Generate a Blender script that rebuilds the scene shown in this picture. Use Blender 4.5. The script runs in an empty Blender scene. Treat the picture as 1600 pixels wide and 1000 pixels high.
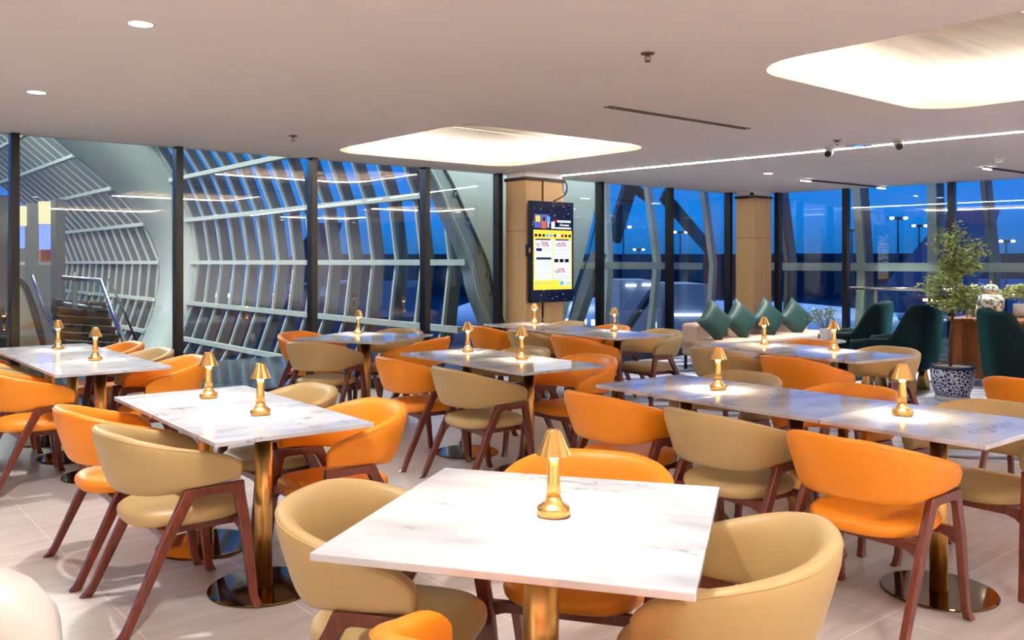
import bpy, bmesh, math, random
from mathutils import Vector, Matrix
from mathutils.geometry import tessellate_polygon
random.seed(7)
SC = bpy.context.scene
COL = SC.collection
F = 1370.0; H = 1.45; HZ = 410.0; CEIL = 2.60
WU = (.769, .639); WT = (-.639, .769)      # room axes: u runs along the left glass wall, t runs towards it

def P(px, py, z=0.0):
    Y = F*(H-z)/(py-HZ); return Vector(((px-800)/F*Y, Y, z))
def UT(u, t, z=0.0): return Vector((WU[0]*u+WT[0]*t, WU[1]*u+WT[1]*t, z))
def u_at(px, t):
    q = (px-800)/F; return t*(.639+.769*q)/(.769-.639*q)
def z_at(py, u, t): return H+(HZ-py)/F*(WU[1]*u+WT[1]*t)
ANG = math.atan2(WU[1], WU[0])

# ------------------------------------------------------------------ materials
def newmat(name):
    m = bpy.data.materials.new(name); m.use_nodes = True
    nt = m.node_tree; return m, nt, nt.nodes['Principled BSDF']
def lin(c):
    return tuple((x/255/12.92 if x/255 <= .04045 else ((x/255+.055)/1.055)**2.4) for x in c)+(1,)
def simple(name, rgb, rough=.5, metal=0, bump=0, bscale=200, var=0, vscale=8, coat=0, spec=None, stretch=None):
    m, nt, b = newmat(name); c = lin(rgb)
    b.inputs['Base Color'].default_value = c
    b.inputs['Roughness'].default_value = rough; b.inputs['Metallic'].default_value = metal
    if coat: b.inputs['Coat Weight'].default_value = coat; b.inputs['Coat Roughness'].default_value = .08
    if spec is not None: b.inputs['Specular IOR Level'].default_value = spec
    tc = nt.nodes.new('ShaderNodeTexCoord')
    src = tc.outputs['Object']
    if stretch:
        mp = nt.nodes.new('ShaderNodeMapping'); mp.inputs['Scale'].default_value = stretch
        nt.links.new(src, mp.inputs['Vector']); src = mp.outputs['Vector']
    if var:
        n = nt.nodes.new('ShaderNodeTexNoise'); n.inputs['Scale'].default_value = vscale; n.inputs['Detail'].default_value = 5
        nt.links.new(src, n.inputs['Vector'])
        r = nt.nodes.new('ShaderNodeValToRGB')
        r.color_ramp.elements[0].position = .3; r.color_ramp.elements[1].position = .7
        r.color_ramp.elements[0].color = tuple(x*(1-var) for x in c[:3])+(1,)
        r.color_ramp.elements[1].color = tuple(min(1, x*(1+var)) for x in c[:3])+(1,)
        nt.links.new(n.outputs['Fac'], r.inputs['Fac']); nt.links.new(r.outputs['Color'], b.inputs['Base Color'])
    if bump:
        n2 = nt.nodes.new('ShaderNodeTexNoise'); n2.inputs['Scale'].default_value = bscale
        nt.links.new(src, n2.inputs['Vector'])
        bp = nt.nodes.new('ShaderNodeBump'); bp.inputs['Strength'].default_value = bump; bp.inputs['Distance'].default_value = .002
        nt.links.new(n2.outputs['Fac'], bp.inputs['Height']); nt.links.new(bp.outputs['Normal'], b.inputs['Normal'])
    return m
def emis(name, rgb, s, linear=False):
    m, nt, b = newmat(name); c = rgb+(1,) if linear else lin(rgb)
    b.inputs['Base Color'].default_value = (0, 0, 0, 1)
    b.inputs['Emission Color'].default_value = c; b.inputs['Emission Strength'].default_value = s
    b.inputs['Specular IOR Level'].default_value = 0
    return m
M = {}
M['orange'] = simple('orange_leather', (248, 150, 28), .42, bump=.12, bscale=500)
M['tan'] = simple('tan_leather', (190, 162, 108), .42, bump=.12, bscale=500)
M['wood'] = simple('walnut_frame', (104, 44, 26), .32, var=.35, vscale=14, stretch=(6, 6, 1), coat=.25)
M['brass'] = simple('brushed_brass', (228, 180, 106), .3, metal=1, bump=.05, bscale=60, stretch=(30, 30, .5))
M['brass_lamp'] = simple('satin_gold', (244, 194, 118), .22, metal=1)
M['brass_dark'] = simple('bronze_mirror', (124, 98, 62), .06, metal=1)
M['ceiling'] = simple('white_plaster', (248, 243, 242), .9, spec=.1)
M['lip'] = simple('cove_lip_plaster', (240, 230, 214), .8)
M['wallpaint'] = simple('warm_wall_paint', (240, 232, 222), .8)
M['black'] = simple('black_mullion', (14, 14, 17), .35, metal=.3)
M['curb'] = simple('black_curb', (20, 21, 25), .4)
M['steelpaint'] = simple('grey_green_painted_steel', (188, 190, 176), .55)
M['grey_and_shade'] = simple('grey_paint_and_rib_shade', (108, 110, 106), .6)  # rib-side shade put into the colour; plain grey on pillars and walls
M['archpaint'] = simple('warm_grey_arch_paint', (140, 146, 142), .6)
M['plaster'] = simple('pale_grey_plaster_panel', (190, 192, 180), .85, var=.04, vscale=.8)
M['slab'] = simple('grey_stone_ledge', (70, 76, 78), .12, var=.25, vscale=2)
M['velvet'] = simple('dark_teal_velvet', (2, 19, 23), .75, var=.5, vscale=3)
M['velvet'].node_tree.nodes['Principled BSDF'].inputs['Specular IOR Level'].default_value = .15
M['velvet'].node_tree.nodes['Principled BSDF'].inputs['Sheen Weight'].default_value = .2
M['velvet'].node_tree.nodes['Principled BSDF'].inputs['Sheen Tint'].default_value = (.05, .5, .55, 1)
M['greenleather'] = simple('green_leather', (12, 52, 47), .55)
M['bench'] = simple('beige_bench_leather', (196, 170, 146), .5)
M['whiteleather'] = simple('white_leather', (238, 234, 226), .3, bump=.6, bscale=9, coat=.2)
M['desk'] = simple('walnut_desk', (128, 76, 38), .35, var=.3, vscale=4, stretch=(5, 5, 1))
M['panel'] = simple('pale_maple_veneer', (206, 166, 112), .5, var=.08, vscale=3, stretch=(9, 9, .6))
M['bark'] = simple('tree_bark', (92, 62, 40), .8, var=.3, vscale=20)
M['leaf'] = simple('green_leaf', (150, 166, 96), .4, var=.6, vscale=9)
M['leaf2'] = simple('pale_green_leaf', (128, 158, 122), .45, var=.4, vscale=20)
M['soil'] = simple('pebble_soil', (150, 130, 100), .9, var=.4, vscale=60)
M['chrome'] = simple('steel_rail', (190, 190, 186), .22, metal=1)
M['rubber'] = simple('black_rubber', (18, 18, 20), .5)
M['whiteplastic'] = simple('white_plastic', (225, 222, 218), .4)
M['blacklens'] = simple('black_lens', (8, 8, 9), .15)
M['bronze'] = simple('bronze_sprinkler', (120, 82, 62), .35, metal=.8)
M['slot'] = simple('dark_slot', (52, 34, 22), .6)
M['bluegrey'] = simple('blue_grey_aircraft_paint', (120, 150, 200), .35)
M['bluetail'] = simple('deep_blue_aircraft_paint', (14, 42, 96), .35)
M['asphalt'] = simple('apron_asphalt', (70, 76, 92), .8, var=.3, vscale=.06)
M['darkbuilding'] = simple('distant_dark_building', (44, 60, 84), .8)
M['palebuilding'] = simple('pale_terminal_cladding', (150, 160, 176), .7)
M['escalator'] = simple('escalator_dark_metal', (58, 58, 58), .4, metal=.4)
M['orangepanel'] = simple('orange_sign_panel', (205, 90, 50), .6)
M['downlight'] = emis('downlight_lens', (255, 250, 244), 26)
M['led'] = emis('cove_led_strip', (255, 243, 224), 120)
M['strip'] = emis('ceiling_line_light', (255, 252, 250), 22)
M['trackled'] = emis('track_light_lens', (255, 250, 240), 5)
M['bulb'] = emis('lamp_bulb', (255, 214, 150), 9)
M['tube'] = emis('pink_tube_light', (255, 178, 140), 7)
M['mastlamp'] = emis('mast_lamp', (255, 190, 150), 9)
M['signlit'] = emis('backlit_yellow_sign', (205, 190, 150), .8)
M['bluescreen'] = emis('blue_lit_screen', (110, 130, 235), .9)
M['blueled'] = emis('blue_indicator', (60, 110, 255), 3)
M['coolglow'] = emis('cool_white_glow', (220, 230, 255), 1.6)

def glass(name, tint=(.86, .93, .93), rough=0.0, ior=1.6, k=1.0):
    m = bpy.data.materials.new(name); m.use_nodes = True; nt = m.node_tree; nt.nodes.clear()
    o = nt.nodes.new('ShaderNodeOutputMaterial'); mx = nt.nodes.new('ShaderNodeMixShader')
    tr = nt.nodes.new('ShaderNodeBsdfTransparent'); gl = nt.nodes.new('ShaderNodeBsdfGlossy')
    fr = nt.nodes.new('ShaderNodeFresnel'); 
    geo = nt.nodes.new('ShaderNodeNewGeometry'); mr = nt.nodes.new('ShaderNodeMapRange'); mr.inputs['To Min'].default_value = ior; mr.inputs['To Max'].default_value = 1/ior
    nt.links.new(geo.outputs['Backfacing'], mr.inputs['Value']); nt.links.new(mr.outputs['Result'], fr.inputs['IOR'])
    tr.inputs['Color'].default_value = tint+(1,); gl.inputs['Roughness'].default_value = rough
    gl.inputs['Color'].default_value = (k, k, k, 1)
    nt.links.new(fr.outputs[0], mx.inputs[0]); nt.links.new(tr.outputs[0], mx.inputs[1]); nt.links.new(gl.outputs[0], mx.inputs[2])
    nt.links.new(mx.outputs[0], o.inputs[0]); return m
M['glass'] = glass('window_glass')
M['clearglass'] = glass('balustrade_glass', (.8, .88, .87))

def marble():
    m, nt, b = newmat('white_veined_marble'); L = nt.links.new; N = nt.nodes.new
    tc = N('ShaderNodeTexCoord'); oi = N('ShaderNodeObjectInfo'); va = N('ShaderNodeVectorMath'); va.operation = 'ADD'
    mu = N('ShaderNodeMath'); mu.operation = 'MULTIPLY'; mu.inputs[1].default_value = 37
    L(oi.outputs['Random'], mu.inputs[0]); L(tc.outputs['Object'], va.inputs[0]); L(mu.outputs[0], va.inputs[1])
    mp = N('ShaderNodeMapping'); mp.inputs['Rotation'].default_value = (0, 0, .5); mp.inputs['Scale'].default_value = (1.0, 2.6, 1)
    L(va.outputs[0], mp.inputs[0])
    n1 = N('ShaderNodeTexNoise'); n1.inputs['Scale'].default_value = 2.2; n1.inputs['Detail'].default_value = 12; n1.inputs['Roughness'].default_value = .62; n1.inputs['Distortion'].default_value = .9
    L(mp.outputs[0], n1.inputs['Vector'])
    s = N('ShaderNodeMath'); s.operation = 'SUBTRACT'; s.inputs[1].default_value = .5; L(n1.outputs['Fac'], s.inputs[0])
    a = N('ShaderNodeMath'); a.operation = 'ABSOLUTE'; L(s.outputs[0], a.inputs[0])
    r = N('ShaderNodeValToRGB'); r.color_ramp.elements[0].color = (.16, .17, .23, 1); r.color_ramp.elements[0].position = 0
    r.color_ramp.elements[1].color = (1, 1, 1, 1); r.color_ramp.elements[1].position = .011
    L(a.outputs[0], r.inputs['Fac'])
    n3 = N('ShaderNodeTexNoise'); n3.inputs['Scale'].default_value = 3.1; n3.inputs['Detail'].default_value = 3; L(va.outputs[0], n3.inputs['Vector'])
    r3 = N('ShaderNodeValToRGB'); r3.color_ramp.elements[0].position = .48; r3.color_ramp.elements[1].position = .62
    L(n3.outputs['Fac'], r3.inputs['Fac'])
    n2 = N('ShaderNodeTexNoise'); n2.inputs['Scale'].default_value = 2.5; n2.inputs['Detail'].default_value = 6; L(mp.outputs[0], n2.inputs['Vector'])
    r2 = N('ShaderNodeValToRGB'); r2.color_ramp.elements[0].color = lin((186, 190, 200)); r2.color_ramp.elements[0].position = .3
    r2.color_ramp.elements[1].color = lin((224, 225, 230)); r2.color_ramp.elements[1].position = .56
    L(n2.outputs['Fac'], r2.inputs['Fac'])
    mx = N('ShaderNodeMix'); mx.data_type = 'RGBA'; mx.blend_type = 'MULTIPLY'
    L(r3.outputs['Color'], mx.inputs['Factor']); L(r2.outputs['Color'], mx.inputs['A']); L(r.outputs['Color'], mx.inputs['B'])
    L(mx.outputs['Result'], b.inputs['Base Color']); b.inputs['Roughness'].default_value = .09
    b.inputs['Specular IOR Level'].default_value = .6
    return m
M['marble'] = marble()

def floor_mat():
    m, nt, b = newmat('beige_stone_tile_floor'); L = nt.links.new; N = nt.nodes.new
    tc = N('ShaderNodeTexCoord'); mp = N('ShaderNodeMapping'); mp.vector_type = 'POINT'
    o0 = P(217, 987, 0)
    mp.inputs['Rotation'].default_value = (0, 0, -ANG)
    L(tc.outputs['Object'], mp.inputs[0])
    # tile origin in rotated frame
    ou = WU[0]*o0.x+WU[1]*o0.y; ot = WT[0]*o0.x+WT[1]*o0.y
    mp.inputs['Location'].default_value = (-ou+6, -ot+6, 0)
    br = N('ShaderNodeTexBrick'); br.offset = 0; br.inputs['Scale'].default_value = 1
    br.inputs['Brick Width'].default_value = .6; br.inputs['Row Height'].default_value = .6; br.inputs['Mortar Size'].default_value = .0032
    br.inputs['Mortar Smooth'].default_value = .1; br.inputs['Bias'].default_value = 0
    br.inputs['Color1'].default_value = lin((212, 203, 198)); br.inputs['Color2'].default_value = lin((203, 194, 189)); br.inputs['Mortar'].default_value = lin((238, 232, 226))
    L(mp.outputs[0], br.inputs['Vector'])
    m2 = N('ShaderNodeMapping'); m2.inputs['Scale'].default_value = (1.2, 9, 1); L(mp.outputs[0], m2.inputs[0])
    n = N('ShaderNodeTexNoise'); n.inputs['Scale'].default_value = 2; n.inputs['Detail'].default_value = 8; L(m2.outputs[0], n.inputs['Vector'])
    r = N('ShaderNodeValToRGB'); r.color_ramp.elements[0].color = (.82, .80, .78, 1); r.color_ramp.elements[1].color = (1.05, 1.05, 1.06, 1)
    r.color_ramp.elements[0].position = .3; r.color_ramp.elements[1].position = .7; L(n.outputs['Fac'], r.inputs['Fac'])
    mx = N('ShaderNodeMix'); mx.data_type = 'RGBA'; mx.blend_type = 'MULTIPLY'; mx.inputs['Factor'].default_value = 1
    L(br.outputs['Color'], mx.inputs['A']); L(r.outputs['Color'], mx.inputs['B']); L(mx.outputs['Result'], b.inputs['Base Color'])
    b.inputs['Roughness'].default_value = .28
    return m
M['floor'] = floor_mat()

def carpet_mat():
    m, nt, b = newmat('blue_grey_marbled_carpet'); L = nt.links.new; N = nt.nodes.new
    tc = N('ShaderNodeTexCoord'); mp = N('ShaderNodeMapping'); mp.inputs['Rotation'].default_value = (0, 0, .6); mp.inputs['Scale'].default_value = (.5, 1.6, 1)
    L(tc.outputs['Object'], mp.inputs[0])
    n = N('ShaderNodeTexNoise'); n.inputs['Scale'].default_value = 1.6; n.inputs['Detail'].default_value = 7; n.inputs['Distortion'].default_value = 1.2
    L(mp.outputs[0], n.inputs['Vector']); r = N('ShaderNodeValToRGB'); cr = r.color_ramp
    cr.elements[0].position = .36; cr.elements[0].color = lin((66, 56, 56)); cr.elements[1].position = .62; cr.elements[1].color = lin((222, 222, 228))
    e = cr.elements.new(.46); e.color = lin((150, 160, 182)); e = cr.elements.new(.53); e.color = lin((186, 190, 204))
    L(n.outputs['Fac'], r.inputs['Fac']); L(r.outputs['Color'], b.inputs['Base Color']); b.inputs['Roughness'].default_value = .8
    return m
M['carpet'] = carpet_mat()

def wood_panel_mat():
    m, nt, b = newmat('cove_wood_veneer'); L = nt.links.new; N = nt.nodes.new
    tc = N('ShaderNodeTexCoord'); mp = N('ShaderNodeMapping'); mp.inputs['Rotation'].default_value = (0, 0, 0); mp.inputs['Scale'].default_value = (.35, 5, 1)
    L(tc.outputs['Object'], mp.inputs[0])
    n = N('ShaderNodeTexNoise'); n.inputs['Scale'].default_value = 2.4; n.inputs['Detail'].default_value = 9; n.inputs['Distortion'].default_value = .4
    L(mp.outputs[0], n.inputs['Vector']); r = N('ShaderNodeValToRGB'); cr = r.color_ramp
    cr.elements[0].position = .3; cr.elements[0].color = lin((88, 62, 46)); cr.elements[1].position = .7; cr.elements[1].color = lin((132, 108, 84))
    L(n.outputs['Fac'], r.inputs['Fac']); L(r.outputs['Color'], b.inputs['Base Color']); b.inputs['Roughness'].default_value = .5
    return m
M['coveveneer'] = wood_panel_mat()

def pot_mat():
    m, nt, b = newmat('blue_and_white_porcelain'); L = nt.links.new; N = nt.nodes.new
    tc = N('ShaderNodeTexCoord'); v = N('ShaderNodeTexVoronoi'); v.inputs['Scale'].default_value = 28; v.feature = 'DISTANCE_TO_EDGE'
    L(tc.outputs['Object'], v.inputs['Vector']); r = N('ShaderNodeValToRGB'); r.color_ramp.interpolation = 'CONSTANT'
    r.color_ramp.elements[0].color = lin((210, 216, 230)); r.color_ramp.elements[1].position = .13; r.color_ramp.elements[1].color = lin((24, 38, 92))
    L(v.outputs['Distance'], r.inputs['Fac']); L(r.outputs['Color'], b.inputs['Base Color']); b.inputs['Roughness'].default_value = .15
    return m
M['porcelain'] = pot_mat()
M['potrim'] = simple('dark_blue_glazed_rim', (40, 50, 88), .15)
M['potsaucer'] = simple('pale_glazed_saucer', (200, 204, 214), .2)
def vase_mat():
    m, nt, b = newmat('painted_ginger_jar'); L = nt.links.new; N = nt.nodes.new
    tc = N('ShaderNodeTexCoord'); v = N('ShaderNodeTexNoise'); v.inputs['Scale'].default_value = 22; v.inputs['Detail'].default_value = 4
    L(tc.outputs['Object'], v.inputs['Vector']); r = N('ShaderNodeValToRGB')
    r.color_ramp.elements[0].position = .42; r.color_ramp.elements[0].color = lin((96, 110, 72)); r.color_ramp.elements[1].position = .5; r.color_ramp.elements[1].color = lin((226, 228, 220))
    L(v.outputs['Fac'], r.inputs['Fac']); L(r.outputs['Color'], b.inputs['Base Color']); b.inputs['Roughness'].default_value = .12
    return m
M['vase'] = vase_mat()

# ------------------------------------------------------------------ mesh builder
class MB:
    def __init__(s): s.v = []; s.f = []; s.sm = []
    def add(s, vs, fs, smooth=False):
        b = len(s.v); s.v += [tuple(v) for v in vs]; s.f += [tuple(b+i for i in f) for f in fs]; s.sm += [smooth]*len(fs); return s
    def box(s, c, d, rz=0, mat=None):
        x, y, z = d[0]/2, d[1]/2, d[2]/2
        vs = [Vector((i*x, j*y, k*z)) for k in (-1, 1) for i, j in ((-1, -1), (1, -1), (1, 1), (-1, 1))]
        R = Matrix.Rotation(rz, 3, 'Z') if mat is None else mat
        vs = [R @ v+Vector(c) for v in vs]
        return s.add(vs, [(3, 2, 1, 0), (4, 5, 6, 7), (0, 1, 5, 4), (1, 2, 6, 5), (2, 3, 7, 6), (3, 0, 4, 7)])
    def rings(s, rings, cap=True, smooth=True, closed=True):
        n = len(rings[0]); vs = [p for r in rings for p in r]; fs = []
        for i in range(len(rings)-1):
            for j in range(n if closed else n-1):
                k = (j+1) % n; fs.append((i*n+j, i*n+k, (i+1)*n+k, (i+1)*n+j))
        s.add(vs, fs, smooth)
        if cap:
            b = len(s.v)-len(vs)
            s.f.append(tuple(b+j for j in reversed(range(n)))); s.sm.append(False)
            s.f.append(tuple(b+(len(rings)-1)*n+j for j in range(n))); s.sm.append(False)
        return s
    def lathe(s, prof, n=32, c=(0, 0, 0), smooth=True, mod=None):
        R = []
        for r, z in prof:
            R.append([(c[0]+r*(mod(j) if mod else 1)*math.cos(2*math.pi*j/n), c[1]+r*(mod(j) if mod else 1)*math.sin(2*math.pi*j/n), c[2]+z) for j in range(n)])
        return s.rings(R, True, smooth)
    def tube(s, pts, r, n=8, smooth=True):
        pts = [Vector(p) for p in pts]; R = []
        rr = r if isinstance(r, (list, tuple)) else [r]*len(pts)
        up = None
        for i, p in enumerate(pts):
            d = (pts[min(i+1, len(pts)-1)]-pts[max(i-1, 0)]).normalized()
            if up is None: up = d.cross(Vector((0, 0, 1)) if abs(d.z) < .9 else Vector((1, 0, 0))).normalized()
            up = (up-d*up.dot(d)).normalized(); w = d.cross(up)
            R.append([p+(up*math.cos(2*math.pi*j/n)+w*math.sin(2*math.pi*j/n))*rr[i] for j in range(n)])
        return s.rings(R, True, smooth)
    def beam(s, a, b, w, h, up=Vector((0, 0, 1))):
        a = Vector(a); b = Vector(b); d = (b-a).normalized(); x = d.cross(up).normalized(); y = x.cross(d)
        r = [[p+x*w/2*i+y*h/2*j for i, j in ((-1, -1), (1, -1), (1, 1), (-1, 1))] for p in (a, b)]
        return s.rings(r, True, False)
    def prism(s, poly, z0, z1):
        n = len(poly); vs = [(p[0], p[1], z0) for p in poly]+[(p[0], p[1], z1) for p in poly]
        fs = [tuple(reversed(range(n))), tuple(range(n, 2*n))]+[(i, (i+1) % n, n+(i+1) % n, n+i) for i in range(n)]
        return s.add(vs, fs)
    def build(s, name, mat, parent=None, bevel=0, seg=2, loc=None, recalc=True):
        me = bpy.data.meshes.new(name); me.from_pydata(s.v, [], s.f); me.validate()
        if len(s.sm) == len(me.polygons): me.polygons.foreach_set('use_smooth', s.sm)
        me.materials.append(mat)
        if recalc:
            bm = bmesh.new(); bm.from_mesh(me); bmesh.ops.recalc_face_normals(bm, faces=bm.faces)
            bm.to_mesh(me); bm.free()
        o = bpy.data.objects.new(name, me); COL.objects.link(o)
        if parent: o.parent = parent
        if loc is not None: o.location = loc
        if bevel:
            m = o.modifiers.new('bevel', 'BEVEL'); m.width = bevel; m.segments = seg; m.limit_method = 'ANGLE'; m.angle_limit = math.radians(40)
        return o
def tag(o, label, cat, group=None):
    o['label'] = label; o['category'] = cat
    if group: o['group'] = group
    return o
def thing(name, label, cat, loc=(0, 0, 0), rz=0, group=None):
    o = bpy.data.objects.new(name, None); assert 4 <= len(label.split()) <= 16, label
    COL.objects.link(o); o.location = loc; o.rotation_euler = (0, 0, rz)
    o.empty_display_size = .1
    return tag(o, label, cat, group)
def struct(o): o['kind'] = 'structure'; return o
def dup(root, loc, rz, label=None, group=None):
    def cp(o, par):
        c = o.copy(); COL.objects.link(c)
        if par: c.parent = par
        for ch in o.children: cp(ch, c)
        return c
    r = cp(root, None); r.location = loc; r.rotation_euler = (0, 0, rz)
    if label: r['label'] = label
    if group: r['group'] = group
    return r
def hit_box(mb, px0, px1, py0, py1, z, d): pass

# ------------------------------------------------------------------ room shell
TW = 8.85
corner = [UT(-4.5, TW), UT(12.6, TW-.1), UT(13.77, -5), UT(-4.5, -5)]
mb = MB(); mb.prism([(p.x, p.y) for p in (UT(-4.6, TW+.1), UT(12.7, TW), UT(13.9, -5.1), UT(-4.6, -5.1))], -.12, 0); struct(mb.build('floor', M['floor']))
# marbled carpet beyond a slanted edge
c0 = Vector((.35, 8.25)); cd = Vector((.86, -.51)).normalized()
e1 = c0+cd*9.5; RWd = (UT(13.77, -5)-UT(12.6, TW-.1)).normalized()
cp = [(c0.x, c0.y), (e1.x, e1.y), tuple(UT(12.6, TW-.2).xy+RWd.xy*6), tuple(UT(12.55, TW-.1).xy), tuple(UT(6.8, TW-.05).xy)]
# carpet's far-left limit follows the window wall
mb = MB(); mb.prism(cp, .0, .006); struct(mb.build('floor_carpet', M['carpet']))

def rsq(u, t, a, r, n=10):
    pts = []
    for cx, cy, a0 in ((a-r, a-r, 0), (-a+r, a-r, 90), (-a+r, -a+r, 180), (a-r, -a+r, 270)):
        for k in range(n+1):
            g = math.radians(a0+90*k/n); pts.append(UT(u+cx+r*math.cos(g), t+cy+r*math.sin(g)))
    return pts
COVES = [(5.53, 7.02), (5.56, 1.93), (5.56, -3.1), (.2, -1.6), (10.9, -3.1), (10.9, 1.6)]
A = 1.2; RAD = .38
outer = [UT(-4.6, TW+.1), UT(-4.6, -5.1), UT(13.9, -5.1), UT(12.7, TW+.1)]
holes = [rsq(u, t, A, RAD) for u, t in COVES]
loops = [[Vector((p.x, p.y, CEIL)) for p in outer]]+[[Vector((p.x, p.y, CEIL)) for p in h] for h in holes]
tris = tessellate_polygon(loops); allv = [v for l in loops for v in l]
mb = MB(); mb.add(allv, tris); struct(mb.build('ceiling', M['ceiling']))
for i, (u, t) in enumerate(COVES):
    root = struct(bpy.data.objects.new('ceiling_cove', None)); COL.objects.link(root)
    a = rsq(u, t, A, RAD); b = rsq(u, t, A+.005, RAD); w = rsq(u, t, A+.24, RAD+.2)
    def rg(pts, z): return [(p.x, p.y, z) for p in pts]
    mb = MB(); mb.rings([rg(a, CEIL), rg(a, CEIL+.065), rg(w, CEIL+.065)], cap=False, smooth=False); mb.build('cove_lip', M['lip'], root, recalc=False)
    mb = MB(); mb.rings([rg(w, CEIL+.065), rg(w, CEIL+.17)], cap=False, smooth=False); mb.build('cove_side', M['lip'], root, recalc=False)
    ctr = UT(u, t, CEIL+.17)
    mb = MB(); pts = [(WU[0]*(p.x-ctr.x)+WU[1]*(p.y-ctr.y), WT[0]*(p.x-ctr.x)+WT[1]*(p.y-ctr.y)) for p in w]
    mb.prism(pts, 0, .02); o = mb.build('cove_panel', M['coveveneer'], root, loc=ctr); o.rotation_euler = (0, 0, ANG)
    s1 = rsq(u, t, A+.075, RAD+.07); s2 = rsq(u, t, A+.095, RAD+.09)
    mb = MB(); mb.rings([rg(s1, CEIL+.067), rg(s1, CEIL+.08), rg(s2, CEIL+.08), rg(s2, CEIL+.067)], cap=False, smooth=False); mb.build('led_strip', M['led'], root)
    # fine joint line across the veneer
    mb = MB(); mb.box(UT(u, t-.1, CEIL+.168), (2*A+.3, .008, .006), ANG); mb.build('panel_joint', M['lip'], root)

# solid walls out of view
def wall(name, p, q, z0=0, z1=CEIL, th=.12, mat='wallpaint'):
    mb = MB(); d = (q-p); L = d.length; c = (p+q)/2
    mb.box((c.x, c.y, (z0+z1)/2), (L, th, z1-z0), math.atan2(d.y, d.x)); return struct(mb.build(name, M[mat]))
wall('wall_back', UT(-4.5, -5.1), UT(13.9, -5.1))
wall('wall_left', UT(-4.56, -5), UT(-4.56, TW))

# glass walls: mullions, panes, curb
MULL_L = [22, 278, 488, 664, 778]; MULL_M = [937, 1046, 1138]
us = [u_at(p, TW) for p in MULL_L]+[u_at(p, TW) for p in MULL_M]
us_all = [us[0]-3.05, us[0]-1.9+.42, ]+us
wl = struct(bpy.data.objects.new('window_1', None)); COL.objects.link(wl)
for u in us_all:
    mb = MB(); mb.box(UT(u, TW+.0, CEIL/2), (.068, .12, CEIL), ANG); mb.build('mullion', M['black'], wl)
ends = [-4.5]+us_all+[12.6]
for a, b in zip(ends[:-1], ends[1:]):
    if b-a < .1: continue
    mb = MB(); mb.box(UT((a+b)/2, TW+.03, .11+(CEIL-.11)/2), (b-a-.07, .012, CEIL-.115), ANG); mb.build('glass_pane', M['glass'], wl)
mb = MB(); mb.box(UT(4.05, TW+.03, .055), (17.1, .14, .11), ANG); mb.build('curb', M['curb'], wl)
# right glass wall
R0 = UT(12.6, TW-.1); RDIR = (UT(13.77, -5)-R0).normalized(); RANG = math.atan2(RDIR.y, RDIR.x); RLEN = (UT(13.77, -5)-R0).length
RN = Vector((-RDIR.y, RDIR.x, 0))
if RN.x < 0: RN = -RN
def s_at(px, off=0):
    q = (px-800)/F; o = R0+RN*off       # o + s*RDIR has X = q*Y
    return (q*o.y-o.x)/(RDIR.x-q*RDIR.y)
wr = struct(bpy.data.objects.new('window_2', None)); COL.objects.link(wr)
ss = [s_at(p) for p in (1216, 1322, 1487)]
ss_all = ss+[ss[2]+1.55*k for k in range(1, 7)]
for s in ss_all:
    if s > RLEN: continue
    p = R0+RDIR*s; mb = MB(); mb.box((p.x, p.y, CEIL/2), (.08, .12, CEIL), RANG); mb.build('mullion', M['black'], wr)
e = [0]+[s for s in ss_all if s < RLEN]+[RLEN]
for a, b in zip(e[:-1], e[1:]):
    if b-a < .15: continue
    p = R0+RDIR*(a+b)/2+RN*.03; mb = MB(); mb.box((p.x, p.y, .11+(CEIL-.11)/2), (b-a-.08, .012, CEIL-.115), RANG); mb.build('glass_pane', M['glass'], wr)
p = R0+RDIR*RLEN/2+RN*.03
mb = MB(); mb.box((p.x, p.y, .055), (RLEN, .14, .11), RANG); mb.build('curb', M['curb'], wr)

# timber clad columns
def column(u0, u1, t0, t1, name, label, gap=None):
    root = thing(name, label, 'column', UT((u0+u1)/2, (t0+t1)/2), ANG)
    w, d = u1-u0, t1-t0
    mb = MB(); mb.box((0, 0, 1.245), (w, d, 2.49)); mb.build('veneer_cladding', M['panel'], root, bevel=.004)
    mb = MB(); mb.box((0, 0, 2.51), (w+.03, d+.03, .04)); mb.build('top_trim', M['slot'], root)
    mb = MB(); mb.box((0, 0, 2.565), (w-.02, d-.02, .07)); mb.build('plaster_head', M['ceiling'], root)
    mb = MB(); mb.box((-w/2, 0, 1.85), (.006, d, .005)); mb.box((0, -d/2, 1.85) if gap is None else (-w/4, -d/2, -.1), (w if gap is None else .001, .006, .005)); mb.build('panel_joint', M['slot'], root)
    if gap is not None:
        mb = MB(); mb.box((gap, -d/2-.001, 1.245), (.028, .006, 2.49)); mb.build('brass_reveal', M['brass_dark'], root)
    return root
uc1 = 7.19
C1 = column(uc1, uc1+.64, 8.378, TW-.07, 'timber_column', 'pale maple clad column carrying the portrait advertising screen', gap=-.04)
C2 = column(12.03, 12.50, 8.365, TW-.12, 'timber_column', 'pale maple clad corner column behind the green cushions')

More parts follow.
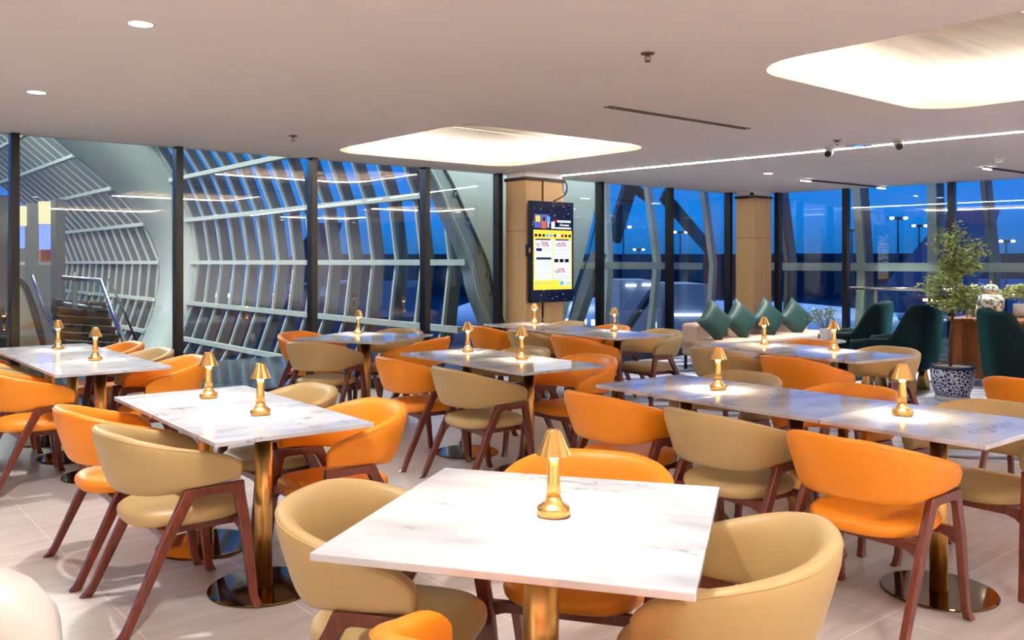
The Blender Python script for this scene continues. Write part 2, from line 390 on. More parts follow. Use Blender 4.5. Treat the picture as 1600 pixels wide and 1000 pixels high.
# ------------------------------------------------------------------ curved steel facade outside
UC = 7.3
def prof(dz, far=False):
    if far and dz > 0: return UC-dz*dz/3.9 if dz < 1.9 else UC-1.9*1.9/3.9-(dz-1.9)*1.02
    R = 3.6
    return UC-dz*dz/(2*R)
NZ = [-3.3, -2.55, -1.70, -.93, 0, .97, 1.87, 2.66, 3.35, 4.0, 4.6]
shell = thing('curved_glass_facade', 'huge curved grey steel lattice of ribs and rails beyond the left windows', 'facade', UT(UC, 16, -2))
shell.location = (0, 0, 0)
def rib(t, far, tilt=0.0, z0=-3.3, z1=3.35, w=.046, dep=.24):
    zs = [z for z in NZ if z0 <= z <= z1]
    def pt(dz, off): return UT(prof(dz, far)+off, t+(tilt*dz if dz > 0 else tilt*.3*dz), H+dz)
    mb = MB()
    rings = []
    for dz in zs:
        a, b = pt(dz, 0), pt(dz, .05); e = UT(0, w/2)
        rings.append([a-e, a+e, b+e, b-e])
    mb.rings(rings, True, False)
    r1 = mb
    r1.build('rib', M['steelpaint'], shell)
    mb = MB(); rings = []
    for dz in zs:
        a, b = pt(dz, .05), pt(dz, dep); e = UT(0, w/2*.6)
        rings.append([a-e, a+e, b+e, b-e])
    mb.rings(rings, True, False); mb.build('rib_web', M['grey_and_shade'], shell)  # web coloured darker to hold the shade on the rib's side
for k in range(15): rib(10.2+.705*k, False)
for k in range(15): rib(22.85+.715*k, True, .45, z1=4.7)
for dz in NZ:
    for (t0, t1, far) in ((9.72, 20.35, False), (22.6, 33.4, True)):
        if dz > 3.5 and not far: continue
        u = prof(dz, far); mb = MB(); sh = (.45*dz if dz > 0 else .13*dz) if far else 0
        mb.beam(UT(u-.02, t0+(.6*dz if dz > 0 and not far else 0)+sh, H+dz), UT(u-.02, t1+sh, H+dz), .11, .085); mb.build('transom', M['steelpaint'], shell)
# plaster band between the two bays
mb = MB()
zz = [-3.3+.35*i for i in range(23)]
Rr = []
for z in zz:
    ta = 20.3; tb = 22.6+(.45*z if z > 0 else .13*z); u0 = prof(z, False); u1 = prof(z, True)
    Rr.append([UT(u0-.03, ta, H+z), UT(u1-.03, tb, H+z), UT(u1+.25, tb, H+z), UT(u0+.25, ta, H+z)])
mb.rings(Rr, True, True); mb.build('plaster_band', M['plaster'], shell)
# dark roof/back beyond far bay
def strip_curve(pts, t0, t1, w, name, mat, parent, wfun=None):
    mb = MB(); R = []
    for u, z in pts: R.append([UT(u, t0, z), UT(u+w, t0, z), UT(u+w, t1, z), UT(u, t1, z)])
    mb.rings(R, True, True); return mb.build(name, M[mat], parent)
def smooth_curve(pts, n=8):
    out = []
    for i in range(len(pts)-1):
        p0 = pts[max(i-1, 0)]; p1 = pts[i]; p2 = pts[i+1]; p3 = pts[min(i+2, len(pts)-1)]
        for k in range(n):
            s = k/n
            out.append(tuple(.5*((2*p1[j])+(-p0[j]+p2[j])*s+(2*p0[j]-5*p1[j]+4*p2[j]-p3[j])*s*s+(-p0[j]+3*p1[j]-3*p2[j]+p3[j])*s**3) for j in (0, 1)))
    out.append(pts[-1]); return out
TA = 9.6
inner = smooth_curve([(5.3, H+2.3), (6.05, H+1.75), (6.57, H+1.23), (6.93, H+.60), (7.25, H), (7.38, H-.44), (7.57, H-.85), (7.85, H-1.5), (8.3, H-2.6)])
outer_ = [(u+.27-.03*abs(z-H), z) for u, z in inner]
arch = shell
mb = MB(); R = []
for (u, z), (v, y) in zip(inner, outer_): R.append([UT(u, TA, z), UT(v, TA, y), UT(v, TA+.28, y), UT(u, TA+.28, z)])
mb.rings(R, True, False); mb.build('arch_beam', M['archpaint'], arch)
for off in (0, 1):
    mb = MB(); mb.tube([UT((v if off else u), TA-.01, y if off else z) for (u, z), (v, y) in zip(inner, outer_)], .022, 6); mb.build('edge_flange', M['steelpaint'] if not off else M['slab'], arch)
for i in range(5, len(outer_)-10, 5):
    u, z = outer_[i]; mb = MB(); p = UT(u-.05, TA-.02, z)
    mb.box(p, (.035, .04, .05), ANG); mb.build('bolt', M['grey_and_shade'], arch)
# plaster infill between the arches
cr = smooth_curve([(9.95, H+1.9), (9.75, H+1.2), (9.68, H+.79), (9.46, H+.1), (9.17, H-.58), (8.9, H-1.3), (8.35, H-2.6)], 8)
def resamp(c, zs_):
    out = []
    for z in zs_:
        for a, b in zip(c[:-1], c[1:]):
            if a[1] >= z >= b[1]:
                s = (a[1]-z)/max(1e-6, a[1]-b[1]); out.append(a[0]+(b[0]-a[0])*s); break
        else: out.append(c[0][0] if z > c[0][1] else c[-1][0])
    return out
zs_ = [H+1.7-.17*i for i in range(25)]
ul = resamp(outer_, zs_); ur = resamp(cr, zs_)
mb = MB(); R = [[UT(a-.03, TA+.05, z), UT(max(b, a+.02), TA+.05, z), UT(max(b, a+.02), TA+.2, z), UT(a-.03, TA+.2, z)] for a, b, z in zip(ul, ur, zs_)]
mb.rings(R, True, False)
infill = tag(mb.build('plaster_infill_wall', M['plaster']), 'pale grey plaster wall outside between the two arches, behind the screen column', 'wall')
cable = MB(); cable.tube([UT(u+.03, TA+.0, z) for u, z in cr[8:36]], .012, 6)
tag(cable.build('conduit', M['black']), 'thin black conduit following the curved plaster edge right of the screen column', 'conduit')

# facade frames right of the screen column
TF = 10.4
fr2 = thing('facade_frame', 'leaning grey steel facade frames outside between the screen column and corner column', 'facade', (0, 0, 0))
for top, mid, low in (((945, 288), (951, 414), (944, 520)), ((1012, 292), (1027, 414), (1016, 520)), ((1100, 301), (1115, 414), (1108, 520))):
    pts = []
    for px, py in (top, mid, low):
        u = u_at(px, TF); pts.append((u, z_at(py, u, TF)))
    # extend
    (u0, z0), (u1, z1), (u2, z2) = pts
    pts = [(u0+(u0-u1)*.6, z0+(z0-z1)*.6), (u1, z1), (u2+(u2-u1)*.9, z2+(z2-z1)*.9)]
    mb = MB(); R = [[UT(u, TF, z), UT(u+.12, TF, z), UT(u+.12, TF+.1, z), UT(u, TF+.1, z)] for u, z in pts]
    mb.rings(R, True, False); mb.build('front_flange', M['steelpaint'], fr2)
    mb = MB(); R = [[UT(u+.12, TF+.02, z), UT(u+.34, TF+.3, z), UT(u+.30, TF+.34, z), UT(u+.08, TF+.1, z)] for u, z in pts]
    mb.rings(R, True, False); mb.build('fin', M['grey_and_shade'], fr2)
mb = MB(); a = UT(9.3, TF-.02, H-.04); b = UT(13.2, TF-.02, H-.07); mb.beam(a, b, .12, .125); mb.build('transom', M['steelpaint'], fr2)
for (a, b, w) in (((1036, 305), (1112, 394), .22), ((985, 288), (958, 375), .3), ((975, 283), (1016, 312), .14), ((968, 530), (1020, 455), .1)):
    t = TF+.55; u0 = u_at(a[0], t); u1 = u_at(b[0], t)
    mb = MB(); mb.beam(UT(u0, t, z_at(a[1], u0, t)), UT(u1, t, z_at(b[1], u1, t)), .1, w); mb.build('diagonal_brace', M['darkbuilding'], fr2)
# leaning lower strut left of it
u0 = u_at(936, TF-.5); u1 = u_at(893, TF-.5)
mb = MB(); mb.beam(UT(u0, TF-.5, z_at(395, u0, TF-.5)), UT(u1-.3, TF-.5, -.3), .16, .2, up=UT(0, 1)); mb.build('leaning_strut', M['grey_and_shade'], fr2)
u0 = u_at(897, TF-.6); mb = MB(); mb.beam(UT(u0, TF-.6, H-.05), UT(u_at(940, TF-.6), TF-.6, H-.05), .1, .1); mb.build('short_transom', M['steelpaint'], fr2)

fr3 = thing('facade_frame', 'leaning grey steel facade frames outside the right hand glass wall', 'facade', (0, 0, 0))
def RW(px, py, off):
    s = s_at(px, off); p = R0+RN*off+RDIR*s; return Vector((p.x, p.y, H+(HZ-py)/F*p.y)), s
OFF = 1.1
for top, mid, low, kd in (((1210, 290), (1226, 417), (1222, 520), 0), ((1330, 290), (1339, 417), (1335, 520), 1), ((1448, 285), (1449, 417), (1446, 520), 1), ((1530, 280), (1545, 417), (1541, 520), 0)):
    pts = [RW(*top, OFF)[0], RW(*mid, OFF)[0], RW(*low, OFF)[0]]
    pts[0] += (pts[0]-pts[1])*.6; pts[2] += (pts[2]-pts[1])*.8
    wv = RDIR*(.14 if kd else .07)
    mb = MB(); mb.rings([[p, p+wv, p+wv+RN*.08, p+RN*.08] for p in pts], True, False); mb.build('front_flange', M['steelpaint'] if kd else M['grey_and_shade'], fr3)
    mb = MB(); mb.rings([[p+wv, p+wv+RN*.35, p+wv+RN*.35-RDIR*.05, p+RN*.08] for p in pts], True, False); mb.build('fin', M['grey_and_shade'], fr3)
mb = MB(); a = RW(1205, 418, OFF)[0]; b = a+RDIR*12; a.z = b.z = H-.075; mb.beam(a, b, .12, .135); mb.build('transom', M['steelpaint'], fr3)
# ledge / outside walkway beyond left glass
mb = MB(); mb.prism([tuple(UT(-5, 8.97).xy), tuple(UT(6.35, 8.97).xy), tuple(UT(6.05, 12.9).xy), tuple(UT(-5, 12.9).xy)], -.3, -.02)
tag(mb.build('stone_ledge', M['slab']), 'dark polished stone walkway ledge just outside the left windows', 'ledge')

# escalator & balustrades seen through the left panes
def PT(px, py, t):
    u = u_at(px, t); return UT(u, t, z_at(py, u, t))
esc = thing('escalator', 'grey escalator with black handrail outside the leftmost window', 'escalator', (0, 0, 0))
te = 10.6
mb = MB(); mb.tube([PT(22, 436, te), PT(32, 438, te), PT(42, 450, te), PT(52, 480, te), PT(66, 530, te), PT(82, 590, te)], .035, 8); mb.build('handrail', M['rubber'], esc)
mb = MB(); R = []
for a, b in (((16, 440), (27, 440)), ((14, 480), (44, 480)), ((12, 530), (60, 530)), ((10, 590), (76, 590))):
    R.append([PT(a[0], a[1], te), PT(b[0], b[1], te), PT(b[0], b[1], te+.05), PT(a[0], a[1], te+.05)])
mb.rings(R, True, False); mb.build('side_panel', M['chrome'], esc)
for i in range(7):
    y0 = 478+i*13; mb = MB(); t = 12.3-.28*i
    mb.beam(PT(84+3*i, y0, t), PT(160+5*i, y0+4, t), .26, .17); mb.build('step', M['escalator'], esc)
bal = thing('glass_balustrade', 'glass balustrade with steel rails outside beside the escalator', 'balustrade', (0, 0, 0))
mb = MB(); mb.tube([PT(98, 434, 12.0), PT(158, 438, 11.6), PT(180, 500, 11.2), PT(206, 562, 10.9)], .028, 8); mb.build('top_rail', M['chrome'], bal)
mb = MB(); mb.tube([PT(50, 430, 12.0), PT(62, 465, 12), PT(85, 520, 11.8), PT(100, 560, 11.6)], .02, 8); mb.build('side_rail', M['chrome'], bal)
mb = MB(); mb.tube([PT(170, 436, 11.8), PT(196, 492, 11.5), PT(214, 535, 11.2)], .014, 8); mb.build('thin_rail', M['rubber'], bal)
mb = MB(); mb.tube([PT(99, 474, 12.1), PT(160, 482, 12.0)], .02, 8); mb.build('lower_rail', M['chrome'], bal)
for px in (117,):
    mb = MB(); mb.beam(PT(px, 425, 12), PT(px, 500, 12), .06, .04, up=UT(0, 1)); mb.build('post', M['chrome'], bal)
mb = MB(); q = [PT(98, 436, 11.95), PT(156, 440, 11.6), PT(178, 520, 11.6), PT(98, 520, 11.95)]
mb.add(q+[p+UT(0, .015) for p in q], [(0, 1, 2, 3), (7, 6, 5, 4), (0, 4, 5, 1), (1, 5, 6, 2), (2, 6, 7, 3), (3, 7, 4, 0)]); mb.build('glass_panel', M['clearglass'], bal)

# signs and shop front far left
def panel_at(px0, px1, py0, py1, t, name, mat, label, cat, th=.12, group=None, parent=None):
    u0, u1 = u_at(px0, t), u_at(px1, t); uc = (u0+u1)/2
    z0, z1 = z_at(py1, uc, t), z_at(py0, uc, t)
    mb = MB(); mb.box((0, 0, 0), (u1-u0, th, z1-z0)); o = mb.build(name, M[mat], parent, loc=UT(uc, t, (z0+z1)/2)); o.rotation_euler = (0, 0, ANG)
    if label: tag(o, label, cat, group)
    return o
panel_at(83, 98, 312, 500, 14.0, 'concrete_pillar', 'grey_and_shade', 'grey square pillar outside the leftmost window beside the ribs', 'pillar', .3)
panel_at(42, 56, 318, 520, 16.0, 'concrete_pillar', 'grey_and_shade', 'slim grey pillar outside between the two hanging signs', 'pillar', .3)
panel_at(61, 81, 315, 350, 14.2, 'hanging_sign', 'signlit', 'pale yellow lit sign hanging outside against the right grey pillar', 'sign', .08)
panel_at(28, 41, 322, 353, 14.2, 'hanging_sign', 'signlit', 'pale yellow lit sign at the far left edge beside the mullion', 'sign', .08)
panel_at(62, 82, 351, 390, 17, 'blue_display', 'bluescreen', 'blue lit display above the orange panel in the far left shop', 'display', .1)
panel_at(28, 41, 353, 388, 17, 'blue_display', 'bluescreen', 'blue lit display under the leftmost hanging sign', 'display', .1)
panel_at(62, 80, 390, 408, 17.2, 'orange_panel', 'orangepanel', 'orange panel below the blue display outside the leftmost window', 'panel', .1)
panel_at(-160, 98, 409, 414, 17.5, 'shop_fascia', 'steelpaint', 'pale horizontal beam crossing the far left shop front', 'beam', .2)
panel_at(-300, 98, 318, 640, 19.5, 'shop_back_wall', 'grey_and_shade', 'grey green concourse wall far beyond the leftmost windows', 'wall', .2)
panel_at(-300, 26, 300, 640, 13.5, 'end_screen_wall', 'slab', 'dark green grey glazed wall at the extreme left edge', 'wall', .2)

# ------------------------------------------------------------------ tables
def tabletop_mb(w, d, th=.02):
    mb = MB(); mb.box((0, 0, .75-th/2), (w, d, th)); return mb
def make_table(w, d, rcol, rbase, label, loc, rz, group=None, th=.02):
    t = thing('cafe_table', label, 'table', loc, rz, group)
    tabletop_mb(w, d, th).build('tabletop', M['marble'], t, bevel=.0025)
    mb = MB(); mb.lathe([(rcol, .012), (rcol, .72)], 48); mb.build('column', M['brass'], t)
    mb = MB(); mb.lathe([(rbase-.004, 0), (rbase, .003), (rbase, .008), (rbase-.004, .012)], 72, smooth=False); mb.build('base_plate', M['brass_dark'], t)
    mb = MB(); mb.box((0, 0, .725), (.3, .3, .008)); mb.build('mounting_plate', M['black'], t)
    return t
def ruv(near_px, left_px, right_px):
    n = P(*near_px, .75); l = P(*left_px, .75); r = P(*right_px, .75); return n, l, r

TABLES = {}
# rows of square tables: near corner N, unit d (away), unit c (across)
def row(key, N, dvec, n, W, L, place):
    N = Vector((N[0], N[1], 0)); d = Vector((dvec[0], dvec[1], 0)).normalized(); c = Vector((d.y, -d.x, 0))
    TABLES[key] = (N, d, c, W, L, n); rz = math.atan2(c.y, c.x)
    names = {1: [''], 2: ['nearer half', 'farther half'], 3: ['nearest third', 'middle third', 'farthest third']}[n]
    for i in range(n):
        ctr = N+c*(W/2)+d*(L*(i+.5))
        lab = 'white marble pedestal table, %s' % (place if n == 1 else names[i]+' of the '+place)
        if n == 1: make_table(W, L, .05, .30, lab, ctr, rz, 'square marble tables')
        else: make_table(W-.002, L-.004, .038, .24, lab, ctr, rz, 'marble tables pushed together in rows')
N1 = P(487, 861, .75); R1 = P(1088, 927, .75); L1 = P(693, 731, .75); F1 = P(1126, 762, .75)
ctr1 = (N1+R1+L1+F1)/4; d1 = ((L1-N1)+(F1-R1)).normalized(); c1 = Vector((d1.y, -d1.x, 0)); S1 = .915
row('T1', ctr1-d1*S1/2-c1*S1/2, d1, 1, S1, S1, 'largest one at the front centre')
row('T2', P(336, 692, .75), (-.62, .784), 2, .70, .745, 'row left of the front table')
row('T3', P(86, 586, .75), (-.64, .768), 3, .72, .735, 'row at the far left edge')
d4 = Vector((.34, .94)); N4 = P(459, 530, .75)
row('T4', (N4.x-.01, N4.y+.02), (.36, .933), 1, .95, .95, 'single back one by the left windows')
row('T5', P(815, 583, .75), (-.60, .80), 2, .72, .77, 'middle row mirroring the advertising screen')
row('T6', P(962, 529, .75), (-.56, .83), 3, .70, .76, 'back row in front of the screen column')
row('T7', P(1338, 565, .75), (-.53, .85), 2, .72, .77, 'row before the beige bench')
row('T8', P(1541, 696, .75), (-.624, .782), 3, .74, .715, 'long row at the right')

# ------------------------------------------------------------------ chairs
def sgnpow(x, p): return math.copysign(abs(x)**p, x)
def path(s):   # s -1..1 ; plan centre line of the shell, plus outward normal
    total = math.pi/2; ext = .19
    # arc part covers |s|<.72
    k = .74
    if abs(s) <= k:
        a = s/k*math.pi/2; n = 2/2.35
        x = -.245*sgnpow(math.cos(a), n); y = .262*sgnpow(math.sin(a), n)
    else:
        e = (abs(s)-k)/(1-k); x = .195*e; y = math.copysign(.262+.008*math.sin(e*math.pi)-.004*e, s)
    return x, y
def sstep(a, b, x):
    t = max(0, min(1, (x-a)/(b-a))); return t*t*(3-2*t)
def backrest_mb():
    mb = MB(); N = 72; R = []; pipe = []
    ss_ = []
    for i in range(N+1):
        s = -1+2*i/N; ss_.append(s)
    ss_ = [-.999, -.997, -.992, -.985]+[s for s in ss_ if abs(s) < .98]+[.985, .992, .997, .999]
    for s in ss_:
        x, y = path(s); x1, y1 = path(min(1, s+.004)); x0, y0 = path(max(-1, s-.004))
        dx, dy = x1-x0, y1-y0; l = math.hypot(dx, dy); nx, ny = -dy/l, dx/l
        # outward: away from (0,0)
        if nx*(x-.02)+ny*y < 0: nx, ny = -nx, -ny
        a = abs(s)
        top = .770-.128*max(0, (a-.16)/.84)**1.45
        bot = .516+.030*sstep(.45, 1.0, a)
        e = min(1.0, (1-a)/.025); rnd = math.sqrt(max(0.02, 1-(1-e)**2))
        e2 = min(1.0, (1-a)/.10); rnd2 = math.sqrt(max(0.0, 1-(1-e2)**2)); top -= .045*(1-rnd2)
        h = top-bot; mid = (top+bot)/2; thk = .031*(.45+.55*rnd)*(1 if a < .998 else .35)
        lean = .050*(1-sstep(.35, .9, a))+.008
        ring = []
        for k in range(20):
            g = 2*math.pi*k/20
            cn, sn = math.cos(g), math.sin(g)
            zz_ = mid+h/2*sgnpow(sn, .55); f = (zz_-bot)/h
            off = sgnpow(cn, .75)*thk*(.72+.42*f)+lean*(f-.35)
            ring.append((x+nx*off, y+ny*off, zz_))
            if k == 3: pipe.append((x+nx*(off+.0005), y+ny*(off+.0005), zz_+.0005))
        R.append(ring)
    mb.rings(R, True, True)
    pm = MB(); pm.tube(pipe, .0022, 6)
    return mb, pm
def seat_mb():
    mb = MB(); R = []; n = 48
    for r, z in ((.86, .378), (.95, .381), (.985, .392), (1.0, .408), (.985, .424), (.93, .436), (.82, .443), (.6, .448), (.3, .450), (.05, .451)):
        ring = []
        for k in range(n):
            g = 2*math.pi*k/n; ex = 2/3.0
            x = .032+.242*r*sgnpow(math.cos(g), ex); y = .234*r*sgnpow(math.sin(g), ex)
            if x < .03: y *= 1-.16*((.03-x)/.24)**2
            ring.append((x, y, z))
        R.append(ring)
    return mb.rings(R, True, True)
def leg_mb(side, front):
    # tapering leg; profile sections from foot to top (x, y, z, width x, width y)
    mb = MB(); R = []
    if front: S = [(.266, .286, .0, .044, .034), (.258, .281, .018, .038, .031), (.248, .277, .05, .034, .030), (.215, .272, .34, .044, .032), (.190, .268, .49, .046, .030), (.185, .267, .53, .048, .030)]
    else: S = [(-.280, .286, .0, .048, .034), (-.264, .281, .018, .040, .031), (-.246, .278, .05, .036, .030), (-.100, .272, .36, .050, .032), (-.030, .268, .49, .054, .030), (-.008, .267, .53, .060, .030)]
    for x, y, z, w, d in S:
        R.append([(x-w/2, side*(y-d/2), z), (x+w/2, side*(y-d/2), z), (x+w/2, side*(y+d/2), z), (x-w/2, side*(y+d/2), z)])
    return mb.rings(R, True, False)
def arm_rail_mb(side):
    # top rail with rounded arch between the two legs
    n = 14; top = []; bot = []
    for i in range(n+1):
        f = i/n; x = -.036+.245*f; top.append((x, .536+.006*f))
        xi = (f-.5)*2; bot.append((x, .502-.055*max(0, (abs(xi)-.42)/.58)**2.4))
    mb = MB(); R = []
    for (x, zt), (_, zb) in zip(top, bot):
        R.append([(x, side*.252, zb), (x, side*.282, zb), (x, side*.282, zt), (x, side*.252, zt)])
    return mb.rings(R, True, False)
def frame_mb():
    mb = MB()
    for x0, x1 in ((-.118, -.090), (.196, .222)):
        R = []
        for i in range(17):
            y = -.262+.524*i/16; f = abs(y)/.262; drop = .035*max(0, (f-.72)/.28)**2
            R.append([(x0, y, .345-drop), (x1, y, .345-drop), (x1, y, .379), (x0, y, .379)])
        mb.rings(R, True, False)
    for s in (-1, 1): mb.box((.05, s*.175, .362), (.30, .024, .034))
    return mb
def make_chair(kind, loc, rz, label):
    t = thing('tub_armchair', label, 'chair', loc, rz, 'dining armchairs around the marble tables')
    m = M['orange'] if kind == 'o' else M['tan']
    a, b = backrest_mb(); bk = a.build('backrest', m, t); b.build('piping', m, bk)
    seat_mb().build('seat', m, t)
    for s in (-1, 1):
        leg_mb(s, True).build('leg', M['wood'], t, bevel=.005); leg_mb(s, False).build('leg', M['wood'], t, bevel=.005)
        arm_rail_mb(s).build('arm_rail', M['wood'], t, bevel=.004)
    frame_mb().build('seat_frame', M['wood'], t, bevel=.003)
    return t
protos = {}
def chair(kind, pos, face, label, jit=0):
    rz = math.atan2(face.y, face.x)+math.radians(jit); loc = (pos.x, pos.y, 0)
    full = ('orange' if kind == 'o' else 'tan')+' leather armchair, '+label
    if kind not in protos: protos[kind] = make_chair(kind, loc, rz, full); return protos[kind]
    return dup(protos[kind], loc, rz, full)
# entries: table, side (L faces +c, R faces -c, N near side faces +d, F far side faces -d), along, out, kind, jitter, label
CH = [
 ('T1', 'L', .46, .0, 't', 0, 'left side of the front table'),
 ('T1', 'R', .46, .02, 't', 2, 'right side of the front table, its back at the right'),
 ('T1', 'F', .46, .06, 'o', 0, 'behind the front table, only its back showing'),
 ('T1', 'N', .595, .165, 'o', 0, 'cut off by the bottom edge of the picture'),
 ('T2', 'L', .46, .02, 't', 0, 'foremost on the left of the second left row'),
 ('T2', 'L', 1.14, .04, 'o', 0, 'directly behind the tan one at the left front'),
 ('T2', 'R', .40, .04, 'o', 0, 'right of the second left row, open side to us'),
 ('T2', 'R', 1.12, .04, 't', 0, 'beyond the right side of the second left row, mostly hidden'),
 ('T3', 'L', .40, .06, 'o', 2, 'at the left picture edge, nearest'),
 ('T3', 'L', 1.12, .06, 't', 0, 'at the left picture edge, squeezed between two orange ones'),
 ('T3', 'L', 1.85, .06, 'o', 0, 'at the left picture edge, farthest'),
 ('T3', 'R', .40, .06, 'o', 0, 'right of the far left row, nearest, behind a small lamp'),
 ('T3', 'R', 1.12, .06, 't', 0, 'right of the far left row, middle, tucked in'),
 ('T3', 'R', 1.85, .06, 'o', 0, 'right of the far left row, farthest, near the escalator'),
 ('T4', 'L', .48, .12, 'o', -8, 'left of the back square table by the windows'),
 ('T4', 'N', .42, .14, 't', 0, 'with its back to us at the back square table'),
 ('T4', 'F', .46, .06, 't', 0, 'beyond the back square table against the windows'),
 ('T4', 'R', .48, .06, 'o', 0, 'right of the back square table'),
 ('T5', 'L', .40, .05, 't', -3, 'nearest on the left of the middle row'),
 ('T5', 'L', 1.18, .05, 'o', -3, 'farther on the left of the middle row'),
 ('T5', 'R', .40, .05, 'o', 0, 'right of the middle row, open side to us'),
 ('T5', 'R', 1.16, .05, 't', 0, 'behind the middle row, just its rim showing beside a lamp'),
 ('T6', 'L', .38, .06, 'o', 0, 'nearest on the left of the row before the screen column'),
 ('T6', 'L', 1.12, .06, 't', 0, 'middle on the left of the row before the screen column'),
 ('T6', 'L', 1.90, .06, 'o', 0, 'farthest on the left of the row before the screen column'),
 ('T6', 'R', .38, .08, 't', 0, 'nearest on the right of the row before the screen column'),
 ('T6', 'R', 1.14, .06, 'o', 0, 'just a rim behind the row by the window right of the screen'),
 ('T6', 'R', 1.90, .06, 't', 0, 'just a rim below the advertising screen'),
 ('T7', 'L', .40, .05, 'o', 0, 'nearest on the left of the row before the bench'),
 ('T7', 'L', 1.16, .05, 't', 0, 'farther on the left of the row before the bench'),
 ('T7', 'R', .40, .06, 't', 0, 'in front of the dark teal armchair'),
 ('T7', 'R', 1.16, .06, 'o', 0, 'in front of the beige bench, only its rim showing'),
 ('T8', 'L', .42, .10, 'o', 0, 'largest of the ones with backs to us at the right front'),
 ('T8', 'L', 1.12, .08, 't', -2, 'middle of the three along the near side of the right row'),
 ('T8', 'L', 1.84, .08, 'o', -2, 'farthest of the three along the near side of the right row'),
 ('T8', 'R', .36, .06, 't', 0, 'at the right picture edge with a low lamp lit table before it'),
 ('T8', 'R', 1.10, .06, 'o', 0, 'beyond the right row, rim showing left of the front lamp'),
 ('T8', 'R', 1.84, .06, 't', 0, 'beyond the right row, rim showing right of the farther lamp'),
]
for key, side, al, out, kind, jit, lab in CH:
    N, d, c, W, L, n = TABLES[key]
    if side == 'L': p = N+d*al-c*out; f = c
    elif side == 'R': p = N+d*al+c*(W+out); f = -c
    elif side == 'N': p = N+c*al-d*out; f = d
    else: p = N+c*al+d*(L+out); f = -d
    chair(kind, p, f, lab, jit)
pb = P(1560, 592, .76)
N8, d8, c8 = TABLES['T8'][:3]
chair('o', Vector((3.22, 5.32, 0)), c8, 'seen from behind at the right picture edge beyond the long row', 0)

# ------------------------------------------------------------------ table lamps
def make_lamp(loc, label, rz=0):
    t = thing('table_lamp', label, 'lamp', loc, rz, 'small brass table lamps')
    mb = MB(); mb.lathe([(.043, 0), (.046, .002), (.046, .023), (.043, .026), (.033, .032), (.025, .041), (.0205, .052)], 40); mb.build('base', M['brass_lamp'], t)
    mb = MB(); mb.lathe([(.0205, .052), (.0180, .09), (.0162, .14), (.0152, .172)], 32); mb.build('stem', M['brass_lamp'], t)
    mod = lambda j: 1+.035*(1 if j % 2 else -1)
    mb = MB(); n = 28
    prof_ = [(.047, .168), (.0205, .232), (.017, .236)]
    mb.lathe(prof_+[(.0165, .234), (.0195, .230), (.0455, .168)], n, smooth=False, mod=mod)
    # drop caps: shade is an open cone closed by a small lid
    mb.f = [f for f in mb.f if len(f) == 4]; mb.sm = [False]*len(mb.f)
    mb.build('lamp_shade', M['brass_lamp'], t)
    mb = MB(); mb.lathe([(.0, .231), (.019, .232), (.019, .235), (.0, .238)], 20); mb.build('shade_cap', M['brass_lamp'], t)
    mb = MB(); mb.lathe([(.016, .172), (.026, .176), (.024, .186), (.010, .19)], 20); mb.build('bulb', M['bulb'], t)
    return t
LAMPS = [(865, 805, 'on the large front table'),
 (326, 622, 'left one of the two on the second left row'),
 (407, 648, 'right one of the two on the second left row'),
 (91, 546, 'leftmost of all, on the far left row'),
 (149, 563, 'second from the left edge, on the far left row'),
 (560, 522, 'on the back square table by the windows'),
 (835, 506, 'directly below the advertising screen'),
 (731, 550, 'on the middle row, left of its two'),
 (815, 562, 'on the middle row, right of its two, nearest the screen reflection'),
 (960, 517, 'on the back row, right of the screen column'),
 (1194, 539, 'before the green cushions on the bench'),
 (1303, 548, 'beside the small potted plant on the side table'),
 (1122, 609, 'on the left part of the long right row'),
 (1410, 649, 'on the long right row before the blue and white pot')]
lp = None
for i, (px, py, lab) in enumerate(LAMPS):
    loc = P(px, py, .7505); full = 'small brass table lamp, '+lab
    if lp is None: lp = make_lamp(loc, full)
    else: dup(lp, loc, .4*i, full)
    for k in range(1):
        l = bpy.data.lights.new('table_lamp_glow', 'AREA'); l.shape = 'DISK'; l.size = .06; l.energy = 1.5; l.color = (1, .80, .55); l.spread = math.radians(150)
        o = bpy.data.objects.new('table_lamp_glow', l); COL.objects.link(o); o.location = loc+Vector((0, 0, .171))

# ------------------------------------------------------------------ ceiling items
def cpt(px, py, dz=0): return P(px, py, CEIL-dz)
def downlight(loc, label, watts, group='recessed ceiling downlights', size=.055):
    t = thing('downlight', label, 'light', loc, 0, group)
    mb = MB(); mb.lathe([(size, -.004), (size+.012, -.004), (size+.014, .0), (size, .004)], 32); mb.f = [f for f in mb.f if len(f) == 4]; mb.sm = [True]*len(mb.f)
    mb.build('trim_ring', M['whiteplastic'], t)
    mb = MB(); mb.lathe([(size, -.002), (size, .003)], 32); mb.build('lens', M['downlight'], t)
    l = bpy.data.lights.new('downlight_beam', 'SPOT'); l.energy = watts; l.spot_size = math.radians(110); l.spot_blend = .6; l.shadow_soft_size = .022; l.color = (1, .95, .91)
    o = bpy.data.objects.new('downlight_beam', l); COL.objects.link(o); o.location = Vector(loc)+Vector((0, 0, -.02))
DW = 44
downlight(cpt(220, 37), 'large glaring recessed downlight at the top left of the ceiling', 62)
downlight(cpt(57, 144), 'recessed downlight near the left picture edge above the windows', 62)
downlight(cpt(1200, 271), 'recessed downlight above the corner column', 90)
for i, (u, t) in enumerate(((1.31, 2.2), (1.31, 0), (3.4, .6), (3.4, -1.6), (8.1, -.6), (9.77, 1.0), (8.0, -3), (1.31, -2.4), (11.9, 1.5))):
    downlight(UT(u, t, CEIL), 'recessed ceiling downlight behind the viewer', DW if i != 2 else 22)
